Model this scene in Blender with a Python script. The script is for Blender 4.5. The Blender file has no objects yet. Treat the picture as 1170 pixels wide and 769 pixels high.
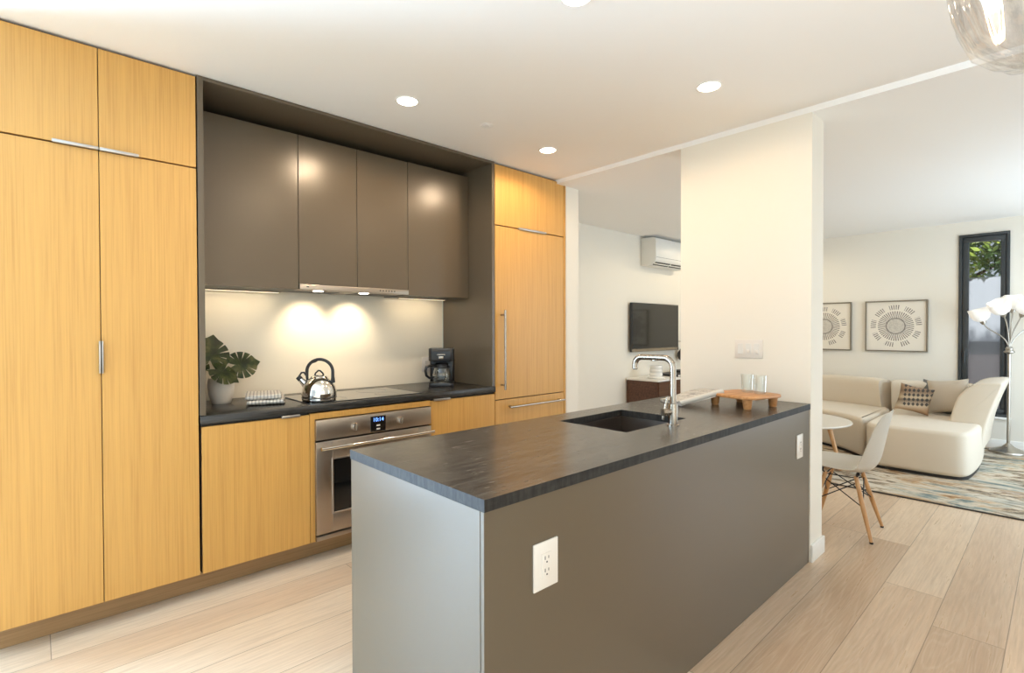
import bpy, bmesh, math, random
from mathutils import Vector, Matrix, Quaternion
random.seed(7)
C = bpy.context.scene
COL = C.collection
R = math.radians
PI = math.pi

# ------------------------------------------------------------------ camera
F_PX, YAW, PITCH, ROLL, CAM_H = 586.2, 47.126, 0.7347, -0.1299, 1.3403
cam = bpy.data.cameras.new('camera')
cam.sensor_fit = 'HORIZONTAL'; cam.sensor_width = 36.0
cam.lens = F_PX / 1170 * 36.0
cam.clip_start = 0.02; cam.clip_end = 100
co = bpy.data.objects.new('camera', cam); COL.objects.link(co)
a, t, r_ = R(YAW), R(PITCH), R(ROLL)
d = Vector((math.cos(a)*math.cos(t), math.sin(a)*math.cos(t), -math.sin(t)))
rt = Vector((math.sin(a), -math.cos(a), 0)); up = rt.cross(d)
rt2 = rt*math.cos(r_) + up*math.sin(r_); up2 = up*math.cos(r_) - rt*math.sin(r_)
M = Matrix((rt2, up2, -d)).transposed().to_4x4(); M.translation = (0, 0, CAM_H)
co.matrix_world = M
C.camera = co

# ------------------------------------------------------------------ light
C.view_settings.view_transform = 'Standard'
C.view_settings.look = 'None'
C.view_settings.exposure = -0.06
C.view_settings.gamma = 1.0
C.view_settings.use_curve_mapping = False
w = bpy.data.worlds.new('sky'); C.world = w; w.use_nodes = True
bg = w.node_tree.nodes['Background']
bg.inputs[0].default_value = (0.78, 0.88, 1.0, 1); bg.inputs[1].default_value = 0.6
C.cycles.max_bounces = 10; C.cycles.diffuse_bounces = 6; C.cycles.glossy_bounces = 4
C.cycles.transmission_bounces = 8; C.cycles.transparent_max_bounces = 12
C.cycles.sample_clamp_indirect = 6.0
C.cycles.caustics_reflective = False
C.cycles.caustics_refractive = False
WARM = (1.0, 0.74, 0.49)

def light(name, kind, loc, energy, color, rot=(0, 0, 0), **kw):
    l = bpy.data.lights.new(name, kind); l.energy = energy; l.color = color
    for k, v in kw.items(): setattr(l, k, v)
    o = bpy.data.objects.new(name, l); o.location = loc; o.rotation_euler = rot
    COL.objects.link(o); return o
# daylight through the glazed openings (behind the camera on the left, in the living room on the right), plus two added fill lights
light('daylight_entry', 'AREA', (-2.12, 1.0, 1.35), 5, (0.78, 0.89, 1.0), (0, R(-90), 0), shape='RECTANGLE', size=2.0, size_y=2.2)
light('terrace_fill', 'AREA', (-1.37, 3.54, 1.2), 380, (0.50, 0.73, 1.0), (R(-90), 0, 0), shape='RECTANGLE', size=1.15, size_y=2.1, spread=R(130))  # added strong blue fill, aimed past the pantry at the island end panel
light('daylight_patio', 'AREA', (6.2, -1.22, 1.25), 92, (0.70, 0.86, 1.0), (R(90), 0, 0), shape='RECTANGLE', size=2.6, size_y=2.2)
light('warm_garden_fill', 'AREA', (1.2, -1.22, 1.45), 17, (1.0, 0.85, 0.62), (R(90), 0, 0), shape='RECTANGLE', size=2.2, size_y=1.7)  # added warm fill for the island front and the near floor

light('sun', 'SUN', (6, 1, 8), 8.5, (1.0, .96, .9), (0, R(-35), 0), angle=R(2))

# ------------------------------------------------------------------ materials
def mat(name, color, rough=0.5, metal=0.0, **kw):
    m = bpy.data.materials.new(name); m.use_nodes = True
    b = m.node_tree.nodes['Principled BSDF']
    b.inputs['Base Color'].default_value = (*color, 1)
    b.inputs['Roughness'].default_value = rough
    b.inputs['Metallic'].default_value = metal
    for k, v in kw.items():
        b.inputs[k].default_value = v
    return m
class NT:
    def __init__(s, m):
        s.m = m; s.t = m.node_tree; s.b = s.t.nodes['Principled BSDF']
    def n(s, typ, **kw):
        x = s.t.nodes.new(typ)
        for k, v in kw.items(): setattr(x, k, v)
        return x
    def l(s, a, b): s.t.links.new(a, b)
    def val(s, sock, v):
        if hasattr(v, 'is_output') or isinstance(v, bpy.types.NodeSocket): s.l(v, sock)
        else: sock.default_value = v
    def math(s, op, a, b=None, c=None):
        x = s.n('ShaderNodeMath', operation=op)
        s.val(x.inputs[0], a)
        if b is not None: s.val(x.inputs[1], b)
        if c is not None: s.val(x.inputs[2], c)
        return x.outputs[0]
    def coord(s, scale=(1, 1, 1), loc=(0, 0, 0), geo=False):
        if geo:
            o = s.n('ShaderNodeNewGeometry').outputs['Position']
        else:
            o = s.n('ShaderNodeTexCoord').outputs['Object']
        mp = s.n('ShaderNodeMapping'); s.l(o, mp.inputs[0])
        mp.inputs['Scale'].default_value = scale; mp.inputs['Location'].default_value = loc
        return mp.outputs[0]
    def noise(s, vec, scale, detail=4, rough=0.55, dist=0.0):
        x = s.n('ShaderNodeTexNoise'); s.l(vec, x.inputs['Vector'])
        x.inputs['Scale'].default_value = scale; x.inputs['Detail'].default_value = detail
        x.inputs['Roughness'].default_value = rough; x.inputs['Distortion'].default_value = dist
        return x.outputs['Fac']
    def ramp(s, fac, stops):
        x = s.n('ShaderNodeValToRGB'); s.l(fac, x.inputs[0])
        e = x.color_ramp.elements
        while len(e) < len(stops): e.new(0.5)
        for el, (p, c) in zip(e, stops):
            el.position = p; el.color = (*c, 1) if len(c) == 3 else c
        return x.outputs[0]
    def mix(s, fac, a, b, mode='MIX'):
        x = s.n('ShaderNodeMix', data_type='RGBA', blend_type=mode)
        s.val(x.inputs[0], fac)
        for sock, v in ((x.inputs[6], a), (x.inputs[7], b)):
            if isinstance(v, tuple): sock.default_value = (*v, 1) if len(v) == 3 else v
            else: s.l(v, sock)
        return x.outputs[2]
    def base(s, o): s.l(o, s.b.inputs['Base Color'])
    def rough(s, o): s.l(o, s.b.inputs['Roughness'])
    def bump(s, h, strength=0.1, dist=0.01):
        x = s.n('ShaderNodeBump'); x.inputs['Strength'].default_value = strength; x.inputs['Distance'].default_value = dist
        s.l(h, x.inputs['Height']); s.l(x.outputs[0], s.b.inputs['Normal'])

def wall_paint(name, col):
    m = mat(name, col, 0.75); n = NT(m)
    v = n.coord(geo=True)
    n.bump(n.noise(v, 220, 3), 0.04, 0.002)
    return m
WHITE = wall_paint('white_wall_paint', (0.80, 0.755, 0.665))
CEILW = wall_paint('ceiling_paint', (0.90, 0.885, 0.86))
TRIMW = mat('white_trim_paint', (0.84, 0.82, 0.77), 0.45)

def oak(name, c1, c2, axis='z', rough=0.42):
    m = mat(name, c1, rough); n = NT(m)
    sc = (150, 150, 2.2) if axis == 'z' else (2.2, 150, 150)
    v = n.coord(sc, geo=True)
    f1 = n.noise(v, 1.0, 5, 0.6, 0.15)
    v2 = n.coord((28, 28, .5) if axis == 'z' else (.5, 28, 28), geo=True)
    f2 = n.noise(v2, 1.0, 3, 0.5, 0.3)
    mx = n.math('ADD', n.math('MULTIPLY', f1, 0.7), n.math('MULTIPLY', f2, 0.3))
    n.base(n.ramp(mx, [(0.32, c2), (0.5, c1), (0.70, tuple(min(1, x*1.10) for x in c1))]))
    n.bump(f1, 0.06, 0.002)
    return m
OAK = oak('oak_veneer', (0.60, 0.330, 0.088), (0.50, 0.255, 0.060))
OAKH = oak('oak_veneer_rails', (0.60, 0.320, 0.080), (0.48, 0.24, 0.058), 'z')
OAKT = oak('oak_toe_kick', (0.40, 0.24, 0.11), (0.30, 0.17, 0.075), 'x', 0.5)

def floor_mat():
    m = mat('oak_plank_floor', (0.6, 0.45, 0.3), 0.36); n = NT(m)
    W_, L_ = 0.24, 2.1
    g = n.n('ShaderNodeNewGeometry').outputs['Position']
    sp = n.n('ShaderNodeSeparateXYZ'); n.l(g, sp.inputs[0])
    x, y = sp.outputs[0], sp.outputs[1]
    yr = n.math('DIVIDE', n.math('SUBTRACT', y, 0.398), W_)
    row = n.math('FLOOR', yr); fy = n.math('FRACT', yr)
    wn = n.n('ShaderNodeTexWhiteNoise', noise_dimensions='1D'); n.l(n.math('ADD', row, 31.7), wn.inputs['W'])
    # the row at y 0.40-0.64 has its joint at x = 3.44
    off = n.math('MULTIPLY', n.math('SUBTRACT', wn.outputs[0], ROW0), L_)
    xr = n.math('DIVIDE', n.math('ADD', n.math('SUBTRACT', x, 3.443), off), L_)
    colm = n.math('FLOOR', xr); fx = n.math('FRACT', xr)
    cb = n.n('ShaderNodeCombineXYZ'); n.l(row, cb.inputs[0]); n.l(colm, cb.inputs[1])
    w2 = n.n('ShaderNodeTexWhiteNoise', noise_dimensions='3D'); n.l(cb.outputs[0], w2.inputs['Vector'])
    idv = w2.outputs[0]
    sh = n.n('ShaderNodeCombineXYZ'); n.l(n.math('MULTIPLY', idv, 37.0), sh.inputs[0]); n.l(n.math('MULTIPLY', row, 5.3), sh.inputs[1]); n.l(idv, sh.inputs[2])
    va = n.n('ShaderNodeVectorMath', operation='ADD'); n.l(g, va.inputs[0]); n.l(sh.outputs[0], va.inputs[1])
    mp = n.n('ShaderNodeMapping'); n.l(va.outputs[0], mp.inputs[0]); mp.inputs['Scale'].default_value = (0.75, 8.5, 1)
    big = n.noise(mp.outputs[0], 1.0, 2, 0.4, 0.25)
    rings = n.math('ABSOLUTE', n.math('SINE', n.math('MULTIPLY', big, 62.0)))
    mp2 = n.n('ShaderNodeMapping'); n.l(va.outputs[0], mp2.inputs[0]); mp2.inputs['Scale'].default_value = (4, 90, 1)
    fine = n.noise(mp2.outputs[0], 1.0, 4, 0.6)
    tone = n.math('ADD', n.math('MULTIPLY', idv, 0.75), n.math('MULTIPLY', big, 0.30))
    c = n.ramp(tone, [(0.15, (0.55, 0.39, 0.26)), (0.45, (0.72, 0.54, 0.375)), (0.80, (0.84, 0.69, 0.52))])
    c = n.mix(n.math('MULTIPLY', n.math('POWER', rings, 5.0), 0.26), c, (0.74, 0.62, 0.48))
    c = n.mix(n.math('MULTIPLY', n.math('POWER', fine, 1.5), 0.75), c, (0.27, 0.175, 0.10))
    # knots
    vo = n.n('ShaderNodeTexVoronoi'); n.l(va.outputs[0], vo.inputs['Vector']); vo.inputs['Scale'].default_value = 1.7
    kn = n.math('LESS_THAN', vo.outputs['Distance'], 0.022)
    c = n.mix(n.math('MULTIPLY', kn, 0.75), c, (0.10, 0.06, 0.035))
    ey = n.math('MULTIPLY', n.math('MINIMUM', fy, n.math('SUBTRACT', 1.0, fy)), W_)
    ex = n.math('MULTIPLY', n.math('MINIMUM', fx, n.math('SUBTRACT', 1.0, fx)), L_)
    e = n.math('LESS_THAN', n.math('MINIMUM', ex, ey), 0.0016)
    c = n.mix(n.math('MULTIPLY', e, 0.7), c, (0.16, 0.11, 0.07))
    n.base(c)
    n.rough(n.math('ADD', n.math('MULTIPLY', fine, 0.16), 0.22))
    n.bump(n.math('SUBTRACT', n.math('MULTIPLY', fine, 0.25), e), 0.12, 0.002)
    return m
ROW0 = 0.5
FLOOR = floor_mat()

def stone(name, c1, c2, rough, streak=(2.2, 34, 34)):
    m = mat(name, c1, rough); n = NT(m)
    v = n.coord(streak, geo=True)
    f = n.noise(v, 2.2, 5, 0.6, 0.12)
    v2 = n.coord((12, 130, 60), geo=True)
    f2 = n.noise(v2, 1.0, 3, 0.6)
    mx = n.math('ADD', n.math('MULTIPLY', f, 0.6), n.math('MULTIPLY', f2, 0.4))
    n.base(n.ramp(mx, [(0.40, c1), (0.60, c2)]))
    n.rough(n.math('ADD', n.math('MULTIPLY', f2, 0.18), rough - 0.09))
    n.bump(mx, 0.05, 0.002)
    return m
STONE = stone('dark_leathered_stone', (0.036, 0.030, 0.024), (0.098, 0.082, 0.064), 0.24)
STONEW = stone('dark_counter_stone', (0.018, 0.017, 0.016), (0.045, 0.042, 0.038), 0.24)

STONEE = stone('dimmed_honed_edge', (0.012, 0.011, 0.0095), (0.034, 0.031, 0.027), 0.60, (26, 26, 6))  # darker copy of the stone: shade of the slab sides put into colour
STONEE.node_tree.nodes['Principled BSDF'].inputs['Specular IOR Level'].default_value = .3
GREY = mat('warm_grey_laminate', (0.118, 0.091, 0.060), 0.28)
_n = NT(GREY); _n.bump(_n.noise(_n.coord(geo=True), 600, 2), 0.02, 0.001)
GREYD = mat('grey_carcass', (0.11, 0.105, 0.098), 0.5)
DARK = mat('dark_reveal', (0.03, 0.025, 0.02), 0.7)
def brushed(name, col, rough, sc):
    m = mat(name, col, rough, 1.0); n = NT(m)
    f = n.noise(n.coord(sc, geo=True), 1.0, 3, 0.6)
    n.rough(n.math('ADD', n.math('MULTIPLY', f, 0.2), rough - 0.1))
    return m
STEEL = brushed('brushed_steel', (0.46, 0.40, 0.335), 0.34, (3, 3, 500))
STEELV = brushed('satin_nickel', (0.40, 0.35, 0.29), 0.26, (300, 300, 6))
CHROME = mat('polished_steel', (0.80, 0.78, 0.74), 0.06, 1.0)
PULL = brushed('satin_aluminium_pull', (0.50, 0.47, 0.44), 0.35, (6, 300, 300))
BLACKP = mat('black_plastic', (0.012, 0.012, 0.013), 0.3)
BLACKG = mat('black_glass', (0.006, 0.006, 0.007), 0.05, 0, **{'Coat Weight': 0.6})
OVENG = mat('dark_oven_glass', (0.008, 0.008, 0.008), 0.06)
SPLASH = mat('white_backpainted_glass', (0.84, 0.775, 0.645), 0.12)
GLASSE = mat('glass_edge', (0.72, 0.80, 0.76), 0.1)
PLATE = mat('white_plastic', (0.74, 0.69, 0.63), 0.35)
SLOT = mat('slot_dark', (0.03, 0.03, 0.03), 0.6)
def glass(name, rough=0.0, col=(1, 1, 1), ior=1.45):
    m = bpy.data.materials.new(name); m.use_nodes = True; t = m.node_tree
    t.nodes.clear(); o = t.nodes.new('ShaderNodeOutputMaterial'); g = t.nodes.new('ShaderNodeBsdfGlass')
    g.inputs['Color'].default_value = (*col, 1); g.inputs['Roughness'].default_value = rough; g.inputs['IOR'].default_value = ior
    t.links.new(g.outputs[0], o.inputs[0]); return m
def thin_glass(name, refl=0.12, tint=(0.97, 0.98, 0.97), rough=0.02):
    m = bpy.data.materials.new(name); m.use_nodes = True; t = m.node_tree
    t.nodes.clear(); o = t.nodes.new('ShaderNodeOutputMaterial')
    tr = t.nodes.new('ShaderNodeBsdfTransparent'); tr.inputs[0].default_value = (*tint, 1)
    gl = t.nodes.new('ShaderNodeBsdfGlossy'); gl.inputs['Roughness'].default_value = rough
    lw = t.nodes.new('ShaderNodeLayerWeight'); lw.inputs['Blend'].default_value = 0.35
    mu = t.nodes.new('ShaderNodeMath'); mu.operation = 'MULTIPLY_ADD'
    t.links.new(lw.outputs['Facing'], mu.inputs[0]); mu.inputs[1].default_value = 0.55; mu.inputs[2].default_value = refl * 0.3
    mx = t.nodes.new('ShaderNodeMixShader'); t.links.new(mu.outputs[0], mx.inputs[0])
    t.links.new(tr.outputs[0], mx.inputs[1]); t.links.new(gl.outputs[0], mx.inputs[2])
    t.links.new(mx.outputs[0], o.inputs[0]); return m
TUMBLER = thin_glass('clear_tumbler_glass', 0.12)
PANE = thin_glass('window_pane_glass', 0.05)
CRYSTAL = thin_glass('clear_crystal_glass', 0.03, (0.985, 0.98, 0.975), .06)
def emit(name, col, strength, base=(0.8, 0.8, 0.8)):
    m = mat(name, base, 0.4)
    b = m.node_tree.nodes['Principled BSDF']
    b.inputs['Emission Color'].default_value = (*col, 1); b.inputs['Emission Strength'].default_value = strength
    return m
LEDW = emit('warm_lamp_lens', (1.0, 0.86, 0.66), 14)
FABRIC = mat('cream_boucle_fabric', (0.66, 0.58, 0.465), 0.9, 0, **{'Sheen Weight': 0.15})
_n = NT(FABRIC); _n.bump(_n.noise(_n.coord(geo=True), 260, 3), 0.25, 0.004)

# ------------------------------------------------------------------ mesh helpers
class MB:
    def __init__(s): s.bm = bmesh.new()
    def _add(s, bm):
        me = bpy.data.meshes.new('tmp'); bm.to_mesh(me); bm.free(); s.bm.from_mesh(me); bpy.data.meshes.remove(me)
    def box(s, x0, x1, y0, y1, z0, z1, bev=0.0, seg=2, m=None):
        bm = bmesh.new(); bmesh.ops.create_cube(bm, size=1)
        bmesh.ops.scale(bm, vec=(x1-x0, y1-y0, z1-z0), verts=bm.verts)
        if bev: bmesh.ops.bevel(bm, geom=bm.edges[:], offset=bev, segments=seg, profile=0.5, affect='EDGES')
        bmesh.ops.translate(bm, vec=((x0+x1)/2, (y0+y1)/2, (z0+z1)/2), verts=bm.verts)
        if m is not None: bmesh.ops.transform(bm, matrix=m, verts=bm.verts)
        s._add(bm); return s
    def tube(s, pts, r, seg=12, cap=True):
        pts = [Vector(p) for p in pts]; n = len(pts)
        rs = r if isinstance(r, (list, tuple)) else [r]*n
        bm = bmesh.new(); rings = []
        T = []
        for i in range(n):
            if i == 0: q = pts[1]-pts[0]
            elif i == n-1: q = pts[-1]-pts[-2]
            else: q = (pts[i+1]-pts[i]).normalized() + (pts[i]-pts[i-1]).normalized()
            T.append(q.normalized())
        ref = Vector((0, 0, 1)) if abs(T[0].z) < 0.9 else Vector((1, 0, 0))
        N = (ref - T[0]*ref.dot(T[0])).normalized()
        for i in range(n):
            if i: N = (T[i-1].rotation_difference(T[i]) @ N); N = (N - T[i]*N.dot(T[i])).normalized()
            B = T[i].cross(N)
            rings.append([bm.verts.new(pts[i] + (N*math.cos(2*PI*k/seg) + B*math.sin(2*PI*k/seg))*rs[i]) for k in range(seg)])
        for i in range(n-1):
            for k in range(seg):
                bm.faces.new((rings[i][k], rings[i][(k+1) % seg], rings[i+1][(k+1) % seg], rings[i+1][k]))
        if cap:
            bm.faces.new(rings[0][::-1]); bm.faces.new(rings[-1])
        s._add(bm); return s
    def lathe(s, prof, c=(0, 0, 0), seg=32, m=None, rfun=None):
        bm = bmesh.new(); rings = []
        for i, (r, z) in enumerate(prof):
            if r < 1e-6: rings.append([bm.verts.new((0, 0, z))])
            else:
                rings.append([bm.verts.new(((r*(rfun(2*PI*k/seg, i) if rfun else 1))*math.cos(2*PI*k/seg), (r*(rfun(2*PI*k/seg, i) if rfun else 1))*math.sin(2*PI*k/seg), z)) for k in range(seg)])
        for i in range(len(rings)-1):
            A, B = rings[i], rings[i+1]
            for k in range(seg):
                if len(A) == 1 and len(B) == 1: continue
                if len(A) == 1: bm.faces.new((A[0], B[(k+1) % seg], B[k]))
                elif len(B) == 1: bm.faces.new((A[k], A[(k+1) % seg], B[0]))
                else: bm.faces.new((A[k], A[(k+1) % seg], B[(k+1) % seg], B[k]))
        bmesh.ops.recalc_face_normals(bm, faces=bm.faces)
        if m is not None: bmesh.ops.transform(bm, matrix=m, verts=bm.verts)
        bmesh.ops.translate(bm, vec=c, verts=bm.verts)
        s._add(bm); return s
    def prism(s, poly, z0, z1, m=None, bev=0.0, seg=2):
        bm = bmesh.new()
        lo = [bm.verts.new((x, y, z0)) for x, y in poly]; hi = [bm.verts.new((x, y, z1)) for x, y in poly]
        n = len(poly)
        bm.faces.new(lo[::-1]); bm.faces.new(hi)
        for k in range(n): bm.faces.new((lo[k], lo[(k+1) % n], hi[(k+1) % n], hi[k]))
        bmesh.ops.recalc_face_normals(bm, faces=bm.faces)
        if bev:
            es = [e for e in bm.edges if abs(e.verts[0].co.z - e.verts[1].co.z) < 1e-6]
            bmesh.ops.bevel(bm, geom=es, offset=bev, segments=seg, profile=0.5, affect='EDGES')
        if m is not None: bmesh.ops.transform(bm, matrix=m, verts=bm.verts)
        s._add(bm); return s
    def grid(s, fn, nu, nv, thick=0.0):
        bm = bmesh.new()
        V = [[bm.verts.new(fn(i/nu, j/nv)) for j in range(nv+1)] for i in range(nu+1)]
        for i in range(nu):
            for j in range(nv):
                bm.faces.new((V[i][j], V[i+1][j], V[i+1][j+1], V[i][j+1]))
        if thick:
            bmesh.ops.recalc_face_normals(bm, faces=bm.faces)
            bmesh.ops.solidify(bm, geom=bm.faces[:], thickness=thick)
        s._add(bm); return s
    def faces(s, vs, fs, thick=0):
        bm = bmesh.new(); v = [bm.verts.new(p) for p in vs]
        for f in fs: bm.faces.new([v[i] for i in f])
        if thick: bmesh.ops.solidify(bm, geom=bm.faces[:], thickness=thick)
        s._add(bm); return s
    def xf(s, m): bmesh.ops.transform(s.bm, matrix=m, verts=s.bm.verts); return s
    def build(s, name, m, parent=None, world=True, smooth=35, sub=0):
        if parent is not None and world:
            o_ = Vector((0, 0, 0)); p = parent
            while p is not None: o_ += p.location; p = p.parent
            bmesh.ops.translate(s.bm, vec=-o_, verts=s.bm.verts)
        me = bpy.data.meshes.new(name); s.bm.to_mesh(me); s.bm.free()
        me.polygons.foreach_set('use_smooth', [True]*len(me.polygons))
        if smooth: me.set_sharp_from_angle(angle=R(smooth))
        me.materials.append(m)
        o = bpy.data.objects.new(name, me); COL.objects.link(o)
        if parent is not None: o.parent = parent
        if sub:
            q = o.modifiers.new('sub', 'SUBSURF'); q.levels = sub; q.render_levels = sub
        return o
def tag(o, label=None, cat=None, group=None, kind=None):
    if label: o['label'] = label
    if cat: o['category'] = cat
    if group: o['group'] = group
    if kind: o['kind'] = kind
    return o
def thing(name, label, cat, loc, group=None, rz=0.0):
    o = bpy.data.objects.new(name, None); o.empty_display_size = 0.1; COL.objects.link(o)
    o.location = loc; o.rotation_euler = (0, 0, rz)
    return tag(o, label, cat, group)
def struct(name, mb, m):
    return tag(mb.build(name, m), kind='structure')
def box(*a, **k): return MB().box(*a, **k)
def arc(cx, cy, r, a0, a1, n):
    return [(cx+r*math.cos(R(a0+(a1-a0)*i/n)), cy+r*math.sin(R(a0+(a1-a0)*i/n))) for i in range(n+1)]
def rrect(x0, x1, y0, y1, r, n=6):
    return arc(x1-r, y1-r, r, 0, 90, n)+arc(x0+r, y1-r, r, 90, 180, n)+arc(x0+r, y0+r, r, 180, 270, n)+arc(x1-r, y0+r, r, 270, 360, n)

# ------------------------------------------------------------------ dimensions
ZK, ZL = 2.609, 2.575        # kitchen and living-room ceilings
YD = 2.932                   # plane of the cabinet fronts
YB = 3.58                    # kitchen back wall
XP = 3.2456                  # partition face and ceiling step
YT, XA = 3.83, 7.90          # television wall, art wall
YR, XL = -1.30, -2.20        # right wall, wall behind on the left

# ------------------------------------------------------------------ setting
struct('floor', box(XL-.15, XA+.15, YR-.15, YT+.15, -.1, 0), FLOOR)
struct('ceiling', box(XL-.15, XP, YR-.15, YT+.15, ZK, ZK+.12), CEILW)
struct('ceiling_living', box(XP, XA+.15, YR-.15, YT+.15, ZL, ZK+.12), CEILW)
struct('wall_back', MB().box(XL, -1.95, YB, YB+.12, 0, ZK).box(-.7, 3.36, YB, YB+.12, 0, ZK).box(-1.95, -.7, YB, YB+.12, 2.45, ZK), WHITE)
struct('wall_stub', MB().box(3.362, 3.53, 2.935, YT, 0, ZL).box(3.53, 3.60, 3.17, YT, 0, ZL), WHITE)
struct('wall_partition', box(XP, 3.452, .985, 1.794, 0, ZL), WHITE)
struct('wall_television', box(3.3, XA+.1, YT, YT+.12, 0, ZL), WHITE)
WY0, WY1, WZ0, WZ1 = .415, .845, .355, 2.425
struct('wall_art', MB().box(XA, XA+.14, YR, WY0, 0, ZL).box(XA, XA+.14, WY1, YT, 0, ZL).box(XA, XA+.14, WY0, WY1, 0, WZ0).box(XA, XA+.14, WY0, WY1, WZ1, ZL), WHITE)
def wall_y(name, y0, y1, x0, x1, holes, ztop):
    mb = MB(); x = x0
    for hx0, hx1, hz0, hz1 in holes:
        mb.box(x, hx0, y0, y1, 0, ztop)
        if hz0 > 0: mb.box(hx0, hx1, y0, y1, 0, hz0)
        mb.box(hx0, hx1, y0, y1, hz1, ztop); x = hx1
    mb.box(x, x1, y0, y1, 0, ztop)
    return struct(name, mb, WHITE)
wall_y('wall_right', YR-.12, YR, XL, XA+.1, [(0.0, 2.4, .5, 2.4), (4.8, 7.6, 0.02, 2.4)], ZL)
mb = MB()
mb.box(XL-.12, XL, YR, -.2, 0, ZK).box(XL-.12, XL, 2.2, YB, 0, ZK).box(XL-.12, XL, -.2, 2.2, 2.45, ZK).box(XL-.12, XL, -.2, 2.2, 0, .25)
struct('wall_left', mb, WHITE)

FRAME = mat('charcoal_window_frame', (0.035, 0.04, 0.042), 0.42)
def glazed(name, axis, c, u0, u1, z0, z1, mull, fw=.06, th=.08):
    f = MB(); g = MB()
    def b(mb, a0, a1, zz0, zz1, t, bev=0):
        if axis == 'y': mb.box(a0, a1, c-t/2, c+t/2, zz0, zz1, bev)
        else: mb.box(c-t/2, c+t/2, a0, a1, zz0, zz1, bev)
    b(f, u0, u1, z0, z0+fw, th); b(f, u0, u1, z1-fw, z1, th); b(f, u0, u0+fw, z0+fw, z1-fw, th); b(f, u1-fw, u1, z0+fw, z1-fw, th)
    for k in range(1, mull):
        uu = u0+(u1-u0)*k/mull; b(f, uu-fw/2, uu+fw/2, z0+fw, z1-fw, th)
    fr = tag(f.build(name, FRAME), kind='structure')
    b(g, u0+fw, u1-fw, z0+fw, z1-fw, .008)
    g.build('window_glass', PANE, fr)
    return fr
glazed('window_2', 'y', YR-.06, 4.8, 7.6, .02, 2.4, 2)
glazed('window_3', 'y', YR-.06, 0.0, 2.4, .5, 2.4, 2)
glazed('window_4', 'x', XL-.06, -.2, 2.2, .25, 2.45, 2)
glazed('added_door_1', 'y', YB+.06, -1.95, -.7, .0, 2.45, 2)  # unseen glazed door, added as the opening for the terrace fill

# the tall narrow window in the art wall: fixed outer frame, opening sash, clear pane above a frosted film
wf = MB(); fy0, fy1, fz0, fz1 = WY0, WY1, WZ0, WZ1
wf.box(XA-.02, XA+.10, fy0, fy1, fz1-.03, fz1, .003).box(XA-.02, XA+.10, fy0, fy1, fz0, fz0+.03, .003)
wf.box(XA-.02, XA+.10, fy0, fy0+.028, fz0+.03, fz1-.03, .003).box(XA-.02, XA+.10, fy1-.03, fy1, fz0+.03, fz1-.03, .003)
win = tag(wf.build('window_1', FRAME), kind='structure')
sy0, sy1, sz0, sz1 = fy0+.03, fy1-.032, fz0+.032, fz1-.032
sf = MB(); s_ = .055
sf.box(XA-.005, XA+.06, sy0, sy1, sz1-s_, sz1, .004).box(XA-.005, XA+.06, sy0, sy1, sz0, sz0+s_, .004)
sf.box(XA-.005, XA+.06, sy0, sy0+.045, sz0+s_, sz1-s_, .004).box(XA-.005, XA+.06, sy1-s_, sy1, sz0+s_, sz1-s_, .004)
sash = sf.build('window_sash', FRAME, win)
box(XA+.025, XA+.031, sy0+.045, sy1-s_, sz0+s_, sz1-s_).build('window_glass', PANE, win)
FILM = bpy.data.materials.new('frosted_window_film'); FILM.use_nodes = True
_t = FILM.node_tree; _t.nodes.clear(); _o = _t.nodes.new('ShaderNodeOutputMaterial'); _tr = _t.nodes.new('ShaderNodeBsdfRefraction')
_tr.inputs['IOR'].default_value = 1.0; _tr.inputs['Roughness'].default_value = .50; _tr.inputs[0].default_value = (.97, .98, 1, 1)
_tl = _t.nodes.new('ShaderNodeBsdfTranslucent'); _tl.inputs[0].default_value = (.95, .97, 1, 1)
_mx = _t.nodes.new('ShaderNodeMixShader'); _mx.inputs[0].default_value = .35
_t.links.new(_tr.outputs[0], _mx.inputs[1]); _t.links.new(_tl.outputs[0], _mx.inputs[2]); _t.links.new(_mx.outputs[0], _o.inputs[0])
box(XA+.014, XA+.0145, sy0+.046, sy1-s_-.001, sz0+s_+.001, 1.93).build('frosted_film', FILM, win)
MB().box(XA-.025, XA-.005, sy1-.040, sy1-.015, 1.02, 1.12, .004).tube([(XA-.03, sy1-.027, 1.07), (XA-.045, sy1-.027, 1.07), (XA-.045, sy1-.027, .95)], .008, 10).build('window_handle', FRAME, win)
box(XA-.025, XA, WY0-.02, WY1+.02, WZ0-.025, WZ0, .003).build('window_sill', TRIMW, win)

# baseboards
def base_y(name, x0, x1, y, s): struct(name, box(x0, x1, min(y, y+s*.014), max(y, y+s*.014), 0, .10, .003), TRIMW)
def base_x(name, y0, y1, x, s): struct(name, box(min(x, x+s*.014), max(x, x+s*.014), y0, y1, 0, .10, .003), TRIMW)
base_x('baseboard_art', YR, YT-.014, XA, -1)
base_y('baseboard_television', 3.60, XA-.014, YT, -1)
base_y('baseboard_partition', XP+.002, 3.466, .985, -1)
base_x('baseboard_partition_back', .985, 1.80, 3.452, 1)
base_y('baseboard_right', 2.5, 4.78, YR, 1)
base_y('baseboard_stub', 3.362, 3.53, 2.935, -1)

# toe kick under the cabinet run
struct('baseboard_cabinet', box(-.17, 3.35, 3.04, 3.055, 0, .117), OAKT)

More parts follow.
